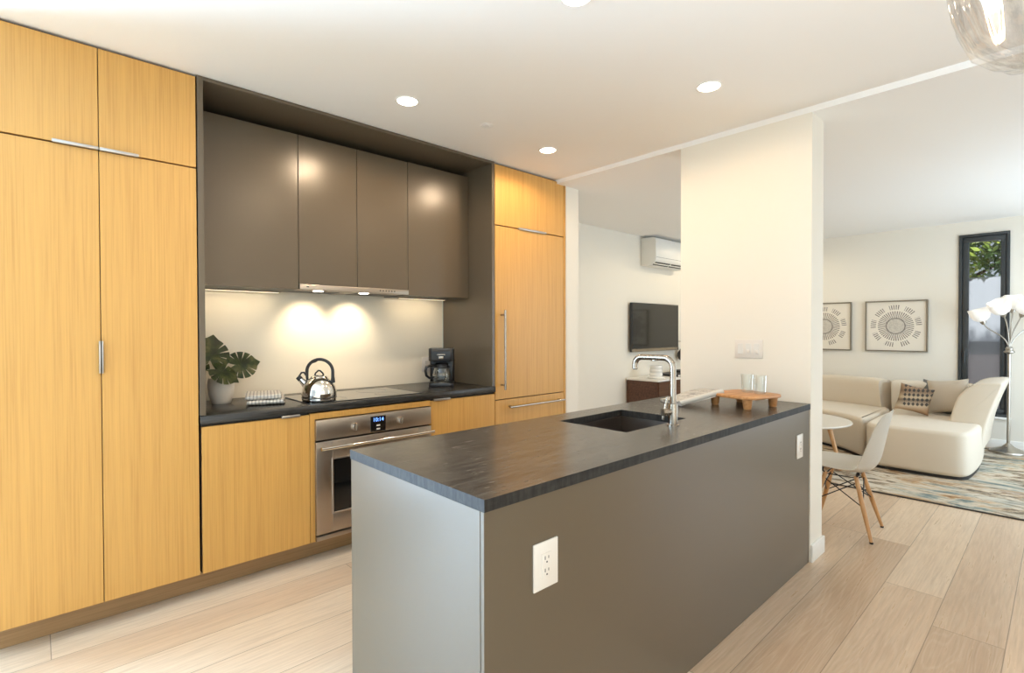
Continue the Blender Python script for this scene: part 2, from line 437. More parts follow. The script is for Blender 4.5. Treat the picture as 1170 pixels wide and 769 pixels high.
# ------------------------------------------------------------------ ceiling lights
SPOTS = [((1.52, 2.484), 'recessed ceiling downlight above the grey upper cabinets', 34),
         ((2.66, 2.489), 'recessed ceiling downlight in front of the tall refrigerator cabinet', 30),
         ((2.587, 1.272), 'recessed ceiling downlight above the white partition end of the island', 9),
         ((1.52, 1.272), 'recessed ceiling downlight above the near end of the island', 21)]
TRIMR = mat('downlight_trim', (0.85, 0.84, 0.82), 0.4)
for i, ((x, y), lab, en) in enumerate(SPOTS):
    t = thing('recessed_downlight', lab, 'ceiling light', (x, y, ZK), 'recessed kitchen downlights')
    MB().lathe([(.054, -.001), (.056, -.005), (.062, -.005), (.065, -.0005), (.054, -.0005), (.054, -.001)], (x, y, ZK), 40).build('trim_ring', TRIMR, t)
    MB().lathe([(0, -.003), (.0535, -.004), (.0535, -.0008), (0, -.0008)], (x, y, ZK), 32).build('lens', LEDW, t)
    l = light('downlight_lamp', 'SPOT', (x, y, ZK-.02), en, WARM, spot_size=R(176), spot_blend=0.35, shadow_soft_size=.045)
    l.parent = t; l.location = (0, 0, -.02)
for (x, y), lab in (((5.45, 2.32), 'added fill downlight in the living room ceiling, unseen behind the partition'), ((6.9, 2.95), 'added fill downlight in the far living room corner, unseen behind the partition')):  # unseen lamps added to warm and brighten the television and art walls
    t = thing('recessed_downlight', lab, 'ceiling light', (x, y, ZL), 'added living room downlights')
    MB().lathe([(.054, -.001), (.056, -.005), (.062, -.005), (.065, -.0005), (.054, -.0005), (.054, -.001)], (x, y, ZL), 40).build('trim_ring', TRIMR, t)
    MB().lathe([(0, -.003), (.0535, -.004), (.0535, -.0008), (0, -.0008)], (x, y, ZL), 32).build('lens', LEDW, t)
    l = light('downlight_lamp', 'SPOT', (x, y, ZL-.02), 30, (1.0, .82, .56), spot_size=R(176), spot_blend=0.35, shadow_soft_size=.045)
    l.parent = t; l.location = (0, 0, -.02)
t = thing('smoke_detector', 'small flat round white cover plate on the kitchen ceiling', 'ceiling cover', (2.065, 2.451, ZK))
MB().lathe([(0, -.0042), (.018, -.0042), (.024, -.0036), (.040, -.003), (.043, -.0005), (0, -.0005)], (2.065, 2.451, ZK), 40).build('cover', TRIMR, t)
MB().lathe([(.020, -.0065), (.024, -.0065), (.024, -.0036), (.020, -.0036)], (2.065, 2.451, ZK), 40).build('ring', TRIMR, t)

# ------------------------------------------------------------------ cabinet run
G = .0016
def door(t, name, x0, x1, z0, z1, m=OAK, y=YD, th=.02):
    return box(x0+G, x1-G, y, y+th, z0+G, z1-G, .0012, 1).build(name, m, t)
def edge_pull(par, x0, x1, z, y=YD, up=False, m=PULL, name='handle'):
    # thin folded lip over the door edge
    z0, z1 = (z-.003, z+.011) if up else (z-.011, z+.003)
    return box(x0, x1, y-.016, y+.001, z0, z1, .002, 2).build(name, m, par)
# pantry
t = thing('pantry_cabinet', 'tall oak pantry cabinet with four doors at the left end of the run', 'cabinet', (.214, 3.2, 0))
box(-.168, .592, YD+.022, YB-.005, .117, ZK-.003).build('carcass', DARK, t)
dl = door(t, 'door', -.166, .214, .117, 2.143); dr = door(t, 'door', .214, .592, .117, 2.143)
ul = door(t, 'door', -.166, .214, 2.147, 2.597); ur = door(t, 'door', .214, .592, 2.147, 2.597)
edge_pull(ul, .058, .2125, 2.153); edge_pull(ur, .2155, .358, 2.153)
box(.2055, .2125, YD-.016, YD+.001, 1.150, 1.295, .002, 2).build('handle', PULL, dl)
box(.2155, .2215, YD-.016, YD+.001, 1.150, 1.295, .002, 2).build('handle', PULL, dr)

# grey surround of the niche
t = thing('niche_surround', 'dark grey panel surround framing the upper cabinets and backsplash niche', 'panel surround', (1.57, 3.25, .914))
box(.597, .624, YD, YB-.003, .914, ZK-.002, .001, 1).build('side_panel', GREY, t)
box(2.519, 2.545, YD, YB-.003, .914, ZK-.002, .001, 1).build('side_panel', GREY, t)
box(.6245, 2.5185, YD, YB-.003, 2.588, ZK-.002, .001, 1).build('top_panel', GREY, t)
box(.6245, 2.5185, YB-.008, YB-.003, 1.7, 2.587).build('back_panel', GREYD, t)

# base cabinets
t = thing('base_cabinet', 'oak base cabinet with one wide front between pantry and oven', 'cabinet', (.87, 3.2, 0))
box(.602, 1.140, YD+.022, YB-.005, .117, .868).build('carcass', DARK, t)
dd = door(t, 'door', .602, 1.143, .117, .858)
edge_pull(dd, .985, 1.085, .858, up=True)
t = thing('oven_cabinet', 'oak cabinet housing framing the built-in wall oven', 'cabinet', (1.55, 3.2, 0))
mb = MB()
mb.box(1.1445, 1.172, YD, YD+.02, .119, .862, .0012, 1).box(1.957, 1.9645, YD, YD+.02, .119, .862, .0012, 1).box(1.172, 1.957, YD, YD+.02, .826, .862, .0012, 1)
mb.build('face_frame', OAKH, t)
MB().box(1.146, 1.168, YD+.021, YB-.005, .117, .868).box(1.944, 1.963, YD+.021, YB-.005, .117, .868).box(1.168, 1.944, YB-.02, YB-.005, .117, .868).build('carcass', DARK, t)
t = thing('drawer_cabinet', 'oak base cabinet with drawer front between oven and refrigerator', 'cabinet', (2.25, 3.2, 0))
box(1.968, 2.543, YD+.022, YB-.005, .117, .868).build('carcass', DARK, t)
dd = door(t, 'drawer', 1.966, 2.545, .50, .858); edge_pull(dd, 1.985, 2.122, .858, up=True)
dd = door(t, 'drawer', 1.966, 2.545, .117, .497); edge_pull(dd, 1.985, 2.122, .497, up=True)

# worktop along the wall
wt = tag(box(.596, 2.546, YD-.008, YB-.012, .871, .912, .002, 2).build('worktop', STONEW), 'long dark stone worktop running along the wall under the backsplash', 'worktop')
# backsplash
t = thing('glass_backsplash', 'creamy white glass backsplash panel behind the wall counter', 'backsplash', (1.57, YB-.006, .912))
box(.626, 2.5145, YB-.0115, YB-.0035, .9125, 1.70).build('glass_panel', SPLASH, t)
box(2.5145, 2.5185, YB-.014, YB-.0035, .9125, 1.62).build('edge_strip', GLASSE, t)
# outlet on the backsplash
def duplex(label, c, plane, wid=.075, hgt=.118, deco=True):
    t = thing('wall_outlet', label, 'outlet', c)
    x, y, z = c
    if plane == 'y':
        box(x-wid/2, x+wid/2, y-.006, y, z-hgt/2, z+hgt/2, .002, 2).build('cover_plate', PLATE, t)
        f = box(x-.018, x+.018, y-.0085, y-.005, z-.034, z+.034, .0012, 2).build('receptacle', PLATE, t)
        s = MB()
        for dz in (.0175, -.0175):
            s.box(x-.0085, x-.0060, y-.0091, y-.008, z+dz-.001, z+dz+.009).box(x+.0058, x+.0080, y-.0091, y-.008, z+dz, z+dz+.008)
            s.lathe([(0, 0), (.0026, 0), (.0026, .0008), (0, .0008)], (x, y-.0083, z+dz-.0085), 14, m=Matrix.Rotation(R(90), 4, 'X'))
        s.build('slots', SLOT, f)
    return t
duplex('white outlet plate on the backsplash beside the black coffee maker', (2.345, YB-.0115, 1.06), 'y')

# upper cabinets
YU = 3.214
def upper(label, x0, x1, z0, z1, splits, dk=GREY):
    t = thing('upper_cabinet', label, 'cabinet', ((x0+x1)/2, 3.4, z0))
    box(x0+.001, x1-.001, YU+.021, YB-.012, z0+.002, z1, ).build('carcass', GREYD, t)
    xs = [x0]+splits+[x1]
    for a_, b_ in zip(xs, xs[1:]): door(t, 'door', a_, b_, z0, z1, dk, YU)
    return t
upper('wide grey upper cabinet at the left, above the potted plant', .626, 1.192, 1.592, 2.545, [])
upper('grey upper cabinet with a pair of doors above the range hood', 1.192, 1.966, 1.628, 2.545, [1.577])
upper('grey upper cabinet at the right, above the coffee maker', 1.966, 2.517, 1.590, 2.548, [])
# under-cabinet LED strip
LEDS = emit('warm_strip_lens', (1.0, 0.80, 0.52), 2.5)
for xa, xb, lab, en in ((.66, 1.16, 'thin light strip under the left grey upper cabinet', .65), (2.02, 2.46, 'thin light strip under the right grey upper cabinet', .6)):
    t = thing('undercabinet_light', lab, 'light strip', ((xa+xb)/2, 3.4, 1.590), 'under-cabinet light strips')
    box(xa, xb, 3.44, 3.46, 1.583, 1.590, .002, 1).build('housing', STEEL, t)
    box(xa+.01, xb-.01, 3.443, 3.457, 1.5815, 1.5832).build('lens', LEDS, t)
    l = light('undercabinet_lamp', 'AREA', (0, 0, 0), en, (1.0, .80, .54), (R(12), 0, 0), shape='RECTANGLE', size=xb-xa-.02, size_y=.02)
    l.parent = t; l.location = (0, .05, -.012)
# range hood
t = thing('range_hood', 'slim stainless range hood strip under the grey upper cabinets', 'range hood', (1.58, 3.4, 1.592))
box(1.196, 1.962, YU+.02, YB-.014, 1.598, 1.6275).build('body', STEEL, t)
vis = box(1.194, 1.964, YU-.012, YU+.02, 1.594, 1.6275, .0015, 2).build('visor', STEEL, t)
b_ = MB()
for k in range(6): b_.box(1.735+k*.022, 1.744+k*.022, YU-.0135, YU-.0115, 1.608, 1.616, .0008, 1)
b_.build('buttons', SLOT, t)
box(1.235, 1.25, YU-.013, YU-.0115, 1.608, 1.615).build('badge', SLOT, t)
for x in (1.36, 1.68):
    MB().lathe([(0, -.004), (.028, -.004), (.034, 0), (0, 0)], (x, 3.33, 1.598), 24).build('lamp_lens', LEDW, t)
    l = light('hood_lamp', 'SPOT', (0, 0, 0), 11, (1.0, 0.80, 0.55), (R(38), 0, 0), spot_size=R(92), spot_blend=1.0, shadow_soft_size=.02)
    l.parent = t; l.location = (x-1.58, 3.36-3.4, -.012)
for x in (1.36, 1.80):
    box(x-.16, x+.16, YU+.15, YB-.05, 1.5955, 1.598).build('filter', GREYD, t)

# cooktop
t = thing('cooktop', 'black glass cooktop set flush into the wall counter', 'cooktop', (1.535, 3.17, .912))
box(1.158, 1.912, 2.963, 3.44, .9125, .9165, .001, 1).build('glass_top', BLACKG, t)
rim = MB().box(1.155, 1.915, 2.959, 2.963, .9122, .9175).box(1.155, 1.915, 3.44, 3.444, .9122, .9175).box(1.155, 1.158, 2.963, 3.44, .9122, .9175).box(1.912, 1.915, 2.963, 3.44, .9122, .9175)
rim.build('rim', BLACKP, t)
ZONE = mat('cooking_zone_print', (0.10, 0.10, 0.10), 0.3)
for x, y, r in ((1.34, 3.09, .09), (1.34, 3.30, .075), (1.72, 3.09, .075), (1.72, 3.30, .10)):
    MB().lathe([(r, 0), (r+.003, 0), (r+.003, .0003), (r, .0003), (r, 0)], (x, y, .9166), 48).build('zone_ring', ZONE, t)

# wall oven
t = thing('wall_oven', 'built-in stainless wall oven under the cooktop', 'oven', (1.56, 3.2, .12))
YO = YD-.022
box(1.176, 1.936, YD+.022, 3.5, .127, .818).build('body', DARK, t)
cp = box(1.170, 1.954, YO, YD+.02, .706, .822, .002, 2).build('control_panel', STEEL, t)
for x in (1.403, 1.715):
    k = MB()
    k.lathe([(0, .030), (.019, .030), (.021, .027), (.023, .002), (.028, .001), (.028, -.001), (0, -.001)], (x, YO, .761), 32, m=Matrix.Rotation(R(90), 4, 'X'))
    kk = k.build('knob', STEEL, t)
    box(x-.004, x+.004, YO-.040, YO-.028, .742, .780, .002, 2).build('grip', STEEL, kk)
dp = box(1.508, 1.612, YO-.003, YO+.001, .711, .806, .001, 1).build('display', BLACKG, t)
BLUE = emit('blue_digits', (0.15, 0.35, 1.0), 3.0, (0.05, 0.1, 0.3))
def text_mesh(s, size, m, name, parent, mw, depth=.0004):
    cu = bpy.data.curves.new('txt', 'FONT'); cu.body = s; cu.size = size; cu.align_x = 'CENTER'; cu.align_y = 'CENTER'; cu.extrude = depth
    to = bpy.data.objects.new('txt', cu); COL.objects.link(to)
    dg = bpy.context.evaluated_depsgraph_get(); me = bpy.data.meshes.new_from_object(to.evaluated_get(dg))
    bpy.data.objects.remove(to)
    bm = bmesh.new(); bm.from_mesh(me); bmesh.ops.transform(bm, matrix=mw, verts=bm.verts)
    mb = MB(); mb.bm.free(); mb.bm = bm
    return mb.build(name, m, parent, smooth=0)
text_mesh('10:14', .034, BLUE, 'digits', dp, Matrix.Translation((1.560, YO-.0036, .784)) @ Matrix.Rotation(R(90), 4, 'X'))
MB().box(1.548, 1.572, YO-.0036, YO-.002, .744, .753).box(1.548, 1.572, YO-.0036, YO-.002, .722, .731).build('touch_keys', PLATE, dp)
dr = MB()
dz0, dz1 = .160, .696
dr.box(1.170, 1.268, YO, YD+.02, dz0, dz1, .002, 2).box(1.856, 1.954, YO, YD+.02, dz0, dz1, .002, 2).box(1.268, 1.856, YO, YD+.02, .590, dz1, .002, 2).box(1.268, 1.856, YO, YD+.02, dz0, .268, .002, 2)
dr_ = dr.build('door', STEEL, t)
box(1.264, 1.860, YO+.006, YD+.012, .264, .594).build('door_glass', OVENG, dr_)
bz = MB().box(1.262, 1.862, YO-.003, YO+.004, .584, .594, .001, 1).box(1.262, 1.862, YO-.003, YO+.004, .264, .274, .001, 1).box(1.262, 1.272, YO-.003, YO+.004, .274, .584, .001, 1).box(1.852, 1.862, YO-.003, YO+.004, .274, .584, .001, 1)
bz.build('glass_bezel', PULL, dr_)
h = MB().tube([(1.182, YO-.048, .664), (1.945, YO-.048, .664)], .0115, 16)
for x in (1.21, 1.917): h.tube([(x, YO-.048, .664), (x, YO+.002, .664)], .008, 12)
h.build('handle', CHROME, dr_)
box(1.170, 1.954, YO, YD+.02, .124, .150, .002, 2).build('vent_trim', STEEL, t)

# refrigerator and the oak around it
t = thing('overhead_cabinet', 'oak overhead cabinet with a flap front above the refrigerator', 'cabinet', (2.94, 3.2, 2.14))
box(2.550, 3.330, YD+.022, YB-.005, 2.14, ZK-.004).build('carcass', DARK, t)
dd = door(t, 'door', 2.548, 3.330, 2.138, 2.595)
edge_pull(dd, 2.785, 3.10, 2.142)
tag(box(3.3325, 3.352, YD-.004, YB-.005, .0, ZK-.012, .001, 1).build('end_panel', OAK), 'narrow full-height oak end panel at the right side of the refrigerator', 'end panel')
t = thing('refrigerator', 'panel-ready refrigerator with oak front and long bar handle', 'refrigerator', (2.94, 3.2, 0))
box(2.552, 3.328, YD+.022, YB-.01, .12, 2.13).build('body', DARK, t)
dd = door(t, 'door', 2.548, 3.330, .808, 2.134)
def bar(par, p, q, off, r=.0085):
    p, q = Vector(p), Vector(q); dv = (q-p).normalized()
    m_ = MB().tube([p, q], r, 14)
    for s in (p+dv*.035, q-dv*.035): m_.tube([s, s+Vector((0, off, 0))], r*.8, 10)
    return m_.build('handle', STEELV, par)
bar(dd, (2.607, YD-.05, .885), (2.607, YD-.05, 1.490), .052)
dd = door(t, 'drawer', 2.548, 3.330, .119, .804)
bar(dd, (2.655, YD-.05, .748), (3.290, YD-.05, .748), .052)

# ------------------------------------------------------------------ island
IX0, IX1, IY0, IY1, IZ = .8194, XP-.002, .986, 1.7344, .914
SX0, SX1, SY0, SY1 = 1.79, 2.285, 1.232, 1.605
t = thing('island_cabinet', 'grey kitchen island cabinet below the dark stone top', 'island', (2.0, 1.36, 0))
box(IX0+.002, IX1, IY0+.004, IY0+.018, .002, .8805, .0008, 1).build('front_panel', GREY, t)
box(IX0+.002, IX0+.020, IY0+.020, IY1-.003, .002, .8805, .0008, 1).build('end_panel', GREY, t)
box(IX0+.030, IX1-.006, IY0+.022, IY1-.06, .06, .08).build('bottom_panel', GREYD, t)
for k in range(4):
    xa = IX0+.022+(IX1-IX0-.03)*k/4; xb = IX0+.022+(IX1-IX0-.03)*(k+1)/4
    dd = box(xa+G, xb-G, IY1-.022, IY1-.003, .10, .860, .001, 1).build('door', GREY, t)
    box(xa+.30, xb-.15, IY1-.004, IY1+.012, .856, .866, .002, 2).build('handle', PULL, dd)
mb = MB()
mb.box(IX0, SX0, IY0, IY1, .8815, IZ).box(SX1, IX1, IY0, IY1, .8815, IZ).box(SX0, SX1, IY0, SY0, .8815, IZ).box(SX0, SX1, SY1, IY1, .8815, IZ)
bmesh.ops.remove_doubles(mb.bm, verts=mb.bm.verts, dist=1e-5)
ff = [f for f in mb.bm.faces if len([g for g in mb.bm.faces if g is not f and set(g.verts) == set(f.verts)])]
bmesh.ops.delete(mb.bm, geom=ff, context='FACES_ONLY')
iw = mb.build('island_worktop', STONE); iw.data.materials.append(STONEE)
for p_ in iw.data.polygons:
    if abs(p_.normal.z) < .5: p_.material_index = 1
tag(iw, 'dark streaked stone worktop on the grey island with a sink cutout', 'worktop')
# sink
SINKM = brushed('dark_sink_steel', (0.30, 0.26, 0.23), 0.33, (60, 60, 60))
t = thing('kitchen_sink', 'undermount rectangular sink sunk into the island worktop', 'sink', ((SX0+SX1)/2, (SY0+SY1)/2, .70))
w_ = .004; zb = .70
mb = MB()
mb.box(SX0-.01, SX1+.01, SY0-.01, SY1+.01, zb-w_, zb)
mb.box(SX0-.01, SX0-.006, SY0-.01, SY1+.01, zb, .8810).box(SX1+.006, SX1+.01, SY0-.01, SY1+.01, zb, .8810).box(SX0-.006, SX1+.006, SY0-.01, SY0-.006, zb, .8810).box(SX0-.006, SX1+.006, SY1+.006, SY1+.01, zb, .8810)
mb.build('basin', SINKM, t)
MB().lathe([(0, .002), (.020, .002), (.024, .004), (.042, .004), (.044, 0), (0, 0)], ((SX0+SX1)/2, SY1-.12, zb), 32).build('drain', STEELV, t)
# faucet
t = thing('kitchen_faucet', 'brushed steel gooseneck faucet with side lever beside the sink', 'faucet', (2.07, 1.18, IZ))
fx, fy = 2.07, 1.18
MB().lathe([(0, 0), (.027, 0), (.027, .006), (.0205, .009), (.0205, .092), (.019, .098), (.0125, .101), (0, .101)], (fx, fy, IZ), 32).build('base', STEELV, t)
pts = [(fx, fy, IZ+.09), (fx, fy, IZ+.255)]
ra = .045
dirx, diry = -.10, .995
for k in range(1, 11):
    an = R(90*k/10); pts.append((fx+dirx*ra*(1-math.cos(an)), fy+diry*ra*(1-math.cos(an)), IZ+.255+ra*math.sin(an)))
L_ = .185
pts.append((fx+dirx*(L_-ra*.75), fy+diry*(L_-ra*.75), IZ+.300))
rb = .034
for k in range(1, 9):
    an = R(90*k/8); q = L_-ra*.75+rb*math.sin(an); pts.append((fx+dirx*q, fy+diry*q, IZ+.300-rb*(1-math.cos(an))))
q = L_-ra*.75+rb; pts.append((fx+dirx*q, fy+diry*q, IZ+.245))
sp = MB().tube(pts, .0135, 20).build('spout', STEELV, t)
MB().tube([(fx+dirx*q, fy+diry*q, IZ+.2452), (fx+dirx*q, fy+diry*q, IZ+.241)], .0105, 20).build('aerator', SLOT, sp)
MB().box(fx-.012+dirx*.1, fx+.012+dirx*.1, fy+.075, fy+.10, IZ+.284, IZ+.290, .002).build('button', STEELV, sp)
lv = MB().tube([(fx-.012, fy+.006, IZ+.062), (fx-.052, fy+.022, IZ+.062)], .0165, 20).build('lever_hub', STEELV, t)
MB().tube([(fx-.047, fy+.022, IZ+.030), (fx-.047, fy+.018, IZ+.062), (fx-.030, fy+.010, IZ+.128)], [.0055, .006, .005], 12).build('lever', STEELV, t)
# outlets on the island front
duplex('white outlet plate on the near end of the grey island front', (1.043, IY0+.004, .682), 'y', .098, .132)
duplex('white outlet plate on the far end of the island front by the partition', (3.075, IY0+.004, .697), 'y', .088, .130)

# switch plate on the partition
t = thing('light_switch', 'white three-gang switch plate on the partition above the worktop', 'light switch', (XP, 1.334, 1.22))
box(XP-.006, XP, 1.249, 1.419, 1.163, 1.277, .002, 2).build('cover_plate', PLATE, t)
SWM = mat('white_rocker_plastic', (0.72, 0.70, 0.66), 0.4)
for k in range(3):
    yc = 1.383-.049*k
    rk = box(XP-.0085, XP-.0055, yc-.0165, yc+.0165, 1.187, 1.253, .001, 1).build('rocker', SWM, t)
    if k: box(XP-.0125, XP-.008, yc-.010, yc+.010, 1.192, 1.214, .002, 2).build('dimmer_tab', PLATE, rk)

# ------------------------------------------------------------------ things on the island
WOODT = mat('warm_acacia_wood', (0.50, 0.235, 0.085), 0.45)
_n = NT(WOODT); _f = _n.noise(_n.coord((6, 60, 60)), 1.0, 4, .6, .3); _n.base(_n.ramp(_f, [(.3, (.40, .17, .055)), (.7, (.60, .31, .12))]))
TX, TY, TR = 2.905, 1.222, R(-15)
t = thing('serving_tray', 'footed wooden serving board at the far end of the island', 'serving board', (TX, TY, IZ), rz=TR)
hw = .148
# board with gently bowed sides and round corners
poly = []
for (cx_, cy_, a0) in ((hw-.05, hw-.05, 0), (-hw+.05, hw-.05, 90), (-hw+.05, -hw+.05, 180), (hw-.05, -hw+.05, 270)):
    poly += arc(cx_, cy_, .05, a0, a0+90, 8)
poly = [(x*(1+.03*math.cos(2*math.atan2(y, x))**2), y*(1+.03*math.cos(2*math.atan2(y, x))**2)) for x, y in poly]
MB().prism(poly, .052, .070, bev=.006, seg=3).build('board', WOODT, t, world=False)
for sx in (-1, 1):
    for sy in (-1, 1):
        MB().lathe([(0, 0), (.018, 0), (.020, .004), (.026, .053), (0, .053)], (sx*.105, sy*.105, 0), 20).build('foot', WOODT, t, world=False)
for i, (gx, gy, lab) in enumerate(((2.955, 1.222, 'clear glass tumbler on the wooden board, the left one of two'), (2.925, 1.140, 'clear glass tumbler on the wooden board, the right one of two'))):
    g = MB().lathe([(0, .001), (.026, .001), (.030, .006), (.034, .102), (.0325, .102), (.0285, .010), (0, .009)], (0, 0, 0), 40)
    o = g.build('drinking_glass', TUMBLER); o.location = (gx, gy, IZ+.0703)
    tag(o, lab, 'glass', 'tumblers on the wooden board')
# folded newspaper leaning on the board
PAPER = mat('newsprint', (0.62, 0.60, 0.55), 0.8)
n = NT(PAPER)
co_ = n.n('ShaderNodeTexCoord').outputs['Object']; sp_ = n.n('ShaderNodeSeparateXYZ'); n.l(co_, sp_.inputs[0])
lin = n.math('GREATER_THAN', n.math('FRACT', n.math('MULTIPLY', sp_.outputs[1], 130.0)), 0.45)
colm = n.math('GREATER_THAN', n.math('FRACT', n.math('MULTIPLY', sp_.outputs[0], 17.0)), 0.14)
wd = n.math('GREATER_THAN', n.noise(n.coord((150, 40, 1)), 1.0, 2), 0.40)
pic = n.math('GREATER_THAN', n.noise(n.coord((9, 7, 1), (3, 1, 0)), 1.0, 1), 0.57)
ink = n.math('MULTIPLY', n.math('MULTIPLY', lin, colm), wd)
ink = n.math('MULTIPLY', n.math('MAXIMUM', ink, n.math('MULTIPLY', pic, colm)), 0.62)
n.base(n.mix(ink, (0.64, 0.62, 0.57), (0.10, 0.10, 0.10)))
PAPERP = mat('plain_newsprint', (0.58, 0.56, 0.51), 0.8)
FL = Vector((2.60, 1.434, IZ+.004)); U = Vector((.222, -.139, .060)); V = Vector((.215, .146, .008))
t = thing('folded_newspaper', 'folded grey newspaper leaning on the edge of the wooden board', 'newspaper', FL)
ux = U.normalized(); nz = ux.cross(V).normalized(); vy = nz.cross(ux)
Mx = Matrix((ux, vy, nz)).transposed().to_4x4()
lu, lv_ = U.length, V.dot(vy)
for k in range(4):
    zb_ = .0002+k*.0078
    e = .004*k
    def sheet(u, v, zb_=zb_, e=e):
        x = u*(lu-e); y = .35*zb_ + v*(lv_-.6*e)
        return Vector((x, y, zb_ + .004*math.sin(PI*v)*(k/3) + .002*math.sin(u*7+k)))
    mb = MB().grid(sheet, 16, 14, .0072)
    mb.build('section', PAPER, t, world=False).matrix_local = Mx
# rolled front fold
pts = [(u*lu, .010, .0155) for u in [i/12 for i in range(13)]]
mb = MB().tube(pts, .0155, 20); mb.build('fold', PAPERP, t, world=False).matrix_local = Mx

# ------------------------------------------------------------------ things on the wall counter
ZC = .912
POT = mat('cream_ceramic', (0.78, 0.72, 0.63), 0.35)
LEAF = mat('monstera_leaf', (0.030, 0.065, 0.016), 0.42)
n = NT(LEAF); f = n.noise(n.coord((14, 14, 14)), 1.0, 3)
n.base(n.ramp(f, [(.38, (.012, .028, .009)), (.52, (.045, .080, .020)), (.66, (.17, .17, .06))]))  # yellowish last stop paints glossy highlights into the leaf colour
STEM = mat('leaf_stem', (0.10, 0.13, 0.04), 0.5)
px, py = .800, 3.390
t = thing('potted_monstera', 'monstera plant with split leaves in a cream pot on the wall counter', 'potted plant', (px, py, ZC))
MB().lathe([(0, .0), (.048, .0), (.053, .006), (.066, .06), (.070, .105), (.067, .140), (.064, .150), (.060, .147), (.060, .13), (0, .128)], (px, py, ZC), 40).build('pot', POT, t)
MB().lathe([(0, .130), (.059, .130), (.059, .126), (0, .126)], (px, py, ZC), 24).build('soil', DARK, t)
def leaf(center, size, normal, tip, stem_from, par):
    nrm = Vector(normal).normalized(); tp = Vector(tip); tp = (tp-nrm*tp.dot(nrm)).normalized(); sd = tp.cross(nrm)
    N = 220; vs = [Vector(center)]; fs = []
    slots = [(.66, .52, .032), (1.10, .46, .036), (1.55, .46, .036), (2.02, .55, .030)]
    for k in range(N):
        th = 2*PI*k/N; at = abs((th+PI) % (2*PI)-PI)
        r = 0.92 + .16*math.cos(at)*0.6 - .06*math.cos(2*at)
        if at > 2.65: r *= 1-.72*((at-2.65)/.49)**.8
        r += .22*max(0, 1-at/.35)**1.6
        for c_, dpt, wd_ in slots:
            q = abs(at-c_)/wd_
            if q < 1: r *= 1-(1-dpt)*(1-q**4)
        x = r*math.cos(th); y = r*math.sin(th)*.92
        cz = -.10*(x*x) - .16*abs(y)**1.7
        vs.append(Vector(center) + (tp*x + sd*y + nrm*cz)*size)
    for k in range(N): fs.append((0, 1+k, 1+(k+1) % N))
    lf = MB().faces(vs, fs, .0012).build('leaf', LEAF, par, smooth=60)
    b0 = Vector(center) - tp*size*.25 - nrm*.002
    s0 = Vector(stem_from); mid = (s0+b0)/2 + Vector((0, 0, .03))
    pp = [s0*(1-u)**2 + mid*2*u*(1-u) + b0*u*u for u in [i/8 for i in range(9)]]
    MB().tube(pp, .003, 8).build('stem', STEM, par)
top = (px, py, ZC+.128)
leaf((.748, 3.385, ZC+.285), .118, (.10, -.80, .30), (.25, 0, 1.0), top, t)
leaf((.905, 3.390, ZC+.225), .100, (-.05, -.75, .42), (1.0, .05, .12), top, t)
leaf((.790, 3.315, ZC+.190), .092, (.25, -.65, .65), (.75, -.35, -.35), top, t)
leaf((.692, 3.375, ZC+.215), .066, (.2, -.9, .25), (-.7, 0, .5), top, t)
# folded tea towels
TOWEL = mat('checked_tea_towel', (0.8, 0.77, 0.70), 0.9)
n = NT(TOWEL); co_ = n.n('ShaderNodeTexCoord').outputs['Object']; sp_ = n.n('ShaderNodeSeparateXYZ'); n.l(co_, sp_.inputs[0])
lx = n.math('LESS_THAN', n.math('FRACT', n.math('MULTIPLY', sp_.outputs[0], 55.0)), .32)
ly = n.math('LESS_THAN', n.math('FRACT', n.math('MULTIPLY', n.math('ADD', sp_.outputs[1], n.math('MULTIPLY', sp_.outputs[2], .8)), 55.0)), .32)
n.base(n.mix(n.math('MULTIPLY', n.math('ADD', lx, ly), .42), (0.80, 0.76, 0.69), (0.05, 0.04, 0.04)))
n.bump(n.noise(n.coord(geo=True), 500, 2), .2, .003)
def towel(label, loc, rz, w_, d_, n_lay, th):
    t = thing('folded_tea_towel', label, 'tea towel', loc, 'tea towels on the wall counter', rz)
    pts = []
    for k in range(n_lay):
        z = th/2+k*th*1.04; a_, b_ = (-d_/2, d_/2) if k % 2 == 0 else (d_/2, -d_/2)
        for i in range(13):
            u = i/12; pts.append((a_+(b_-a_)*u, z + .0015*math.sin(u*9+k*2)))
        if k < n_lay-1:
            s = 1 if k % 2 == 0 else -1
            for i in range(1, 6):
                an = -PI/2+PI*i/6; pts.append((s*d_/2 + s*math.cos(an)*th*.55, z+th*.52+math.sin(an)*th*.52))
    def fn(u, v):
        i = min(int(u*(len(pts)-1)+1e-6), len(pts)-1); y, z = pts[i]
        return Vector(((v-.5)*(w_+.006*math.sin(i*.5)), y, z + .0012*math.sin(v*11+i*.3)))
    MB().grid(fn, len(pts)-1, 14, th*.72).build('cloth', TOWEL, t, world=False, smooth=60)
    return t
towel('checked black and white tea towel folded flat under another by the cooktop', (1.000, 3.215, ZC+.003), R(-20), .19, .24, 3, .0085)
towel('cream checked tea towel folded on top of another beside the potted plant', (.985, 3.225, ZC+.031), R(-17), .185, .23, 3, .0085)
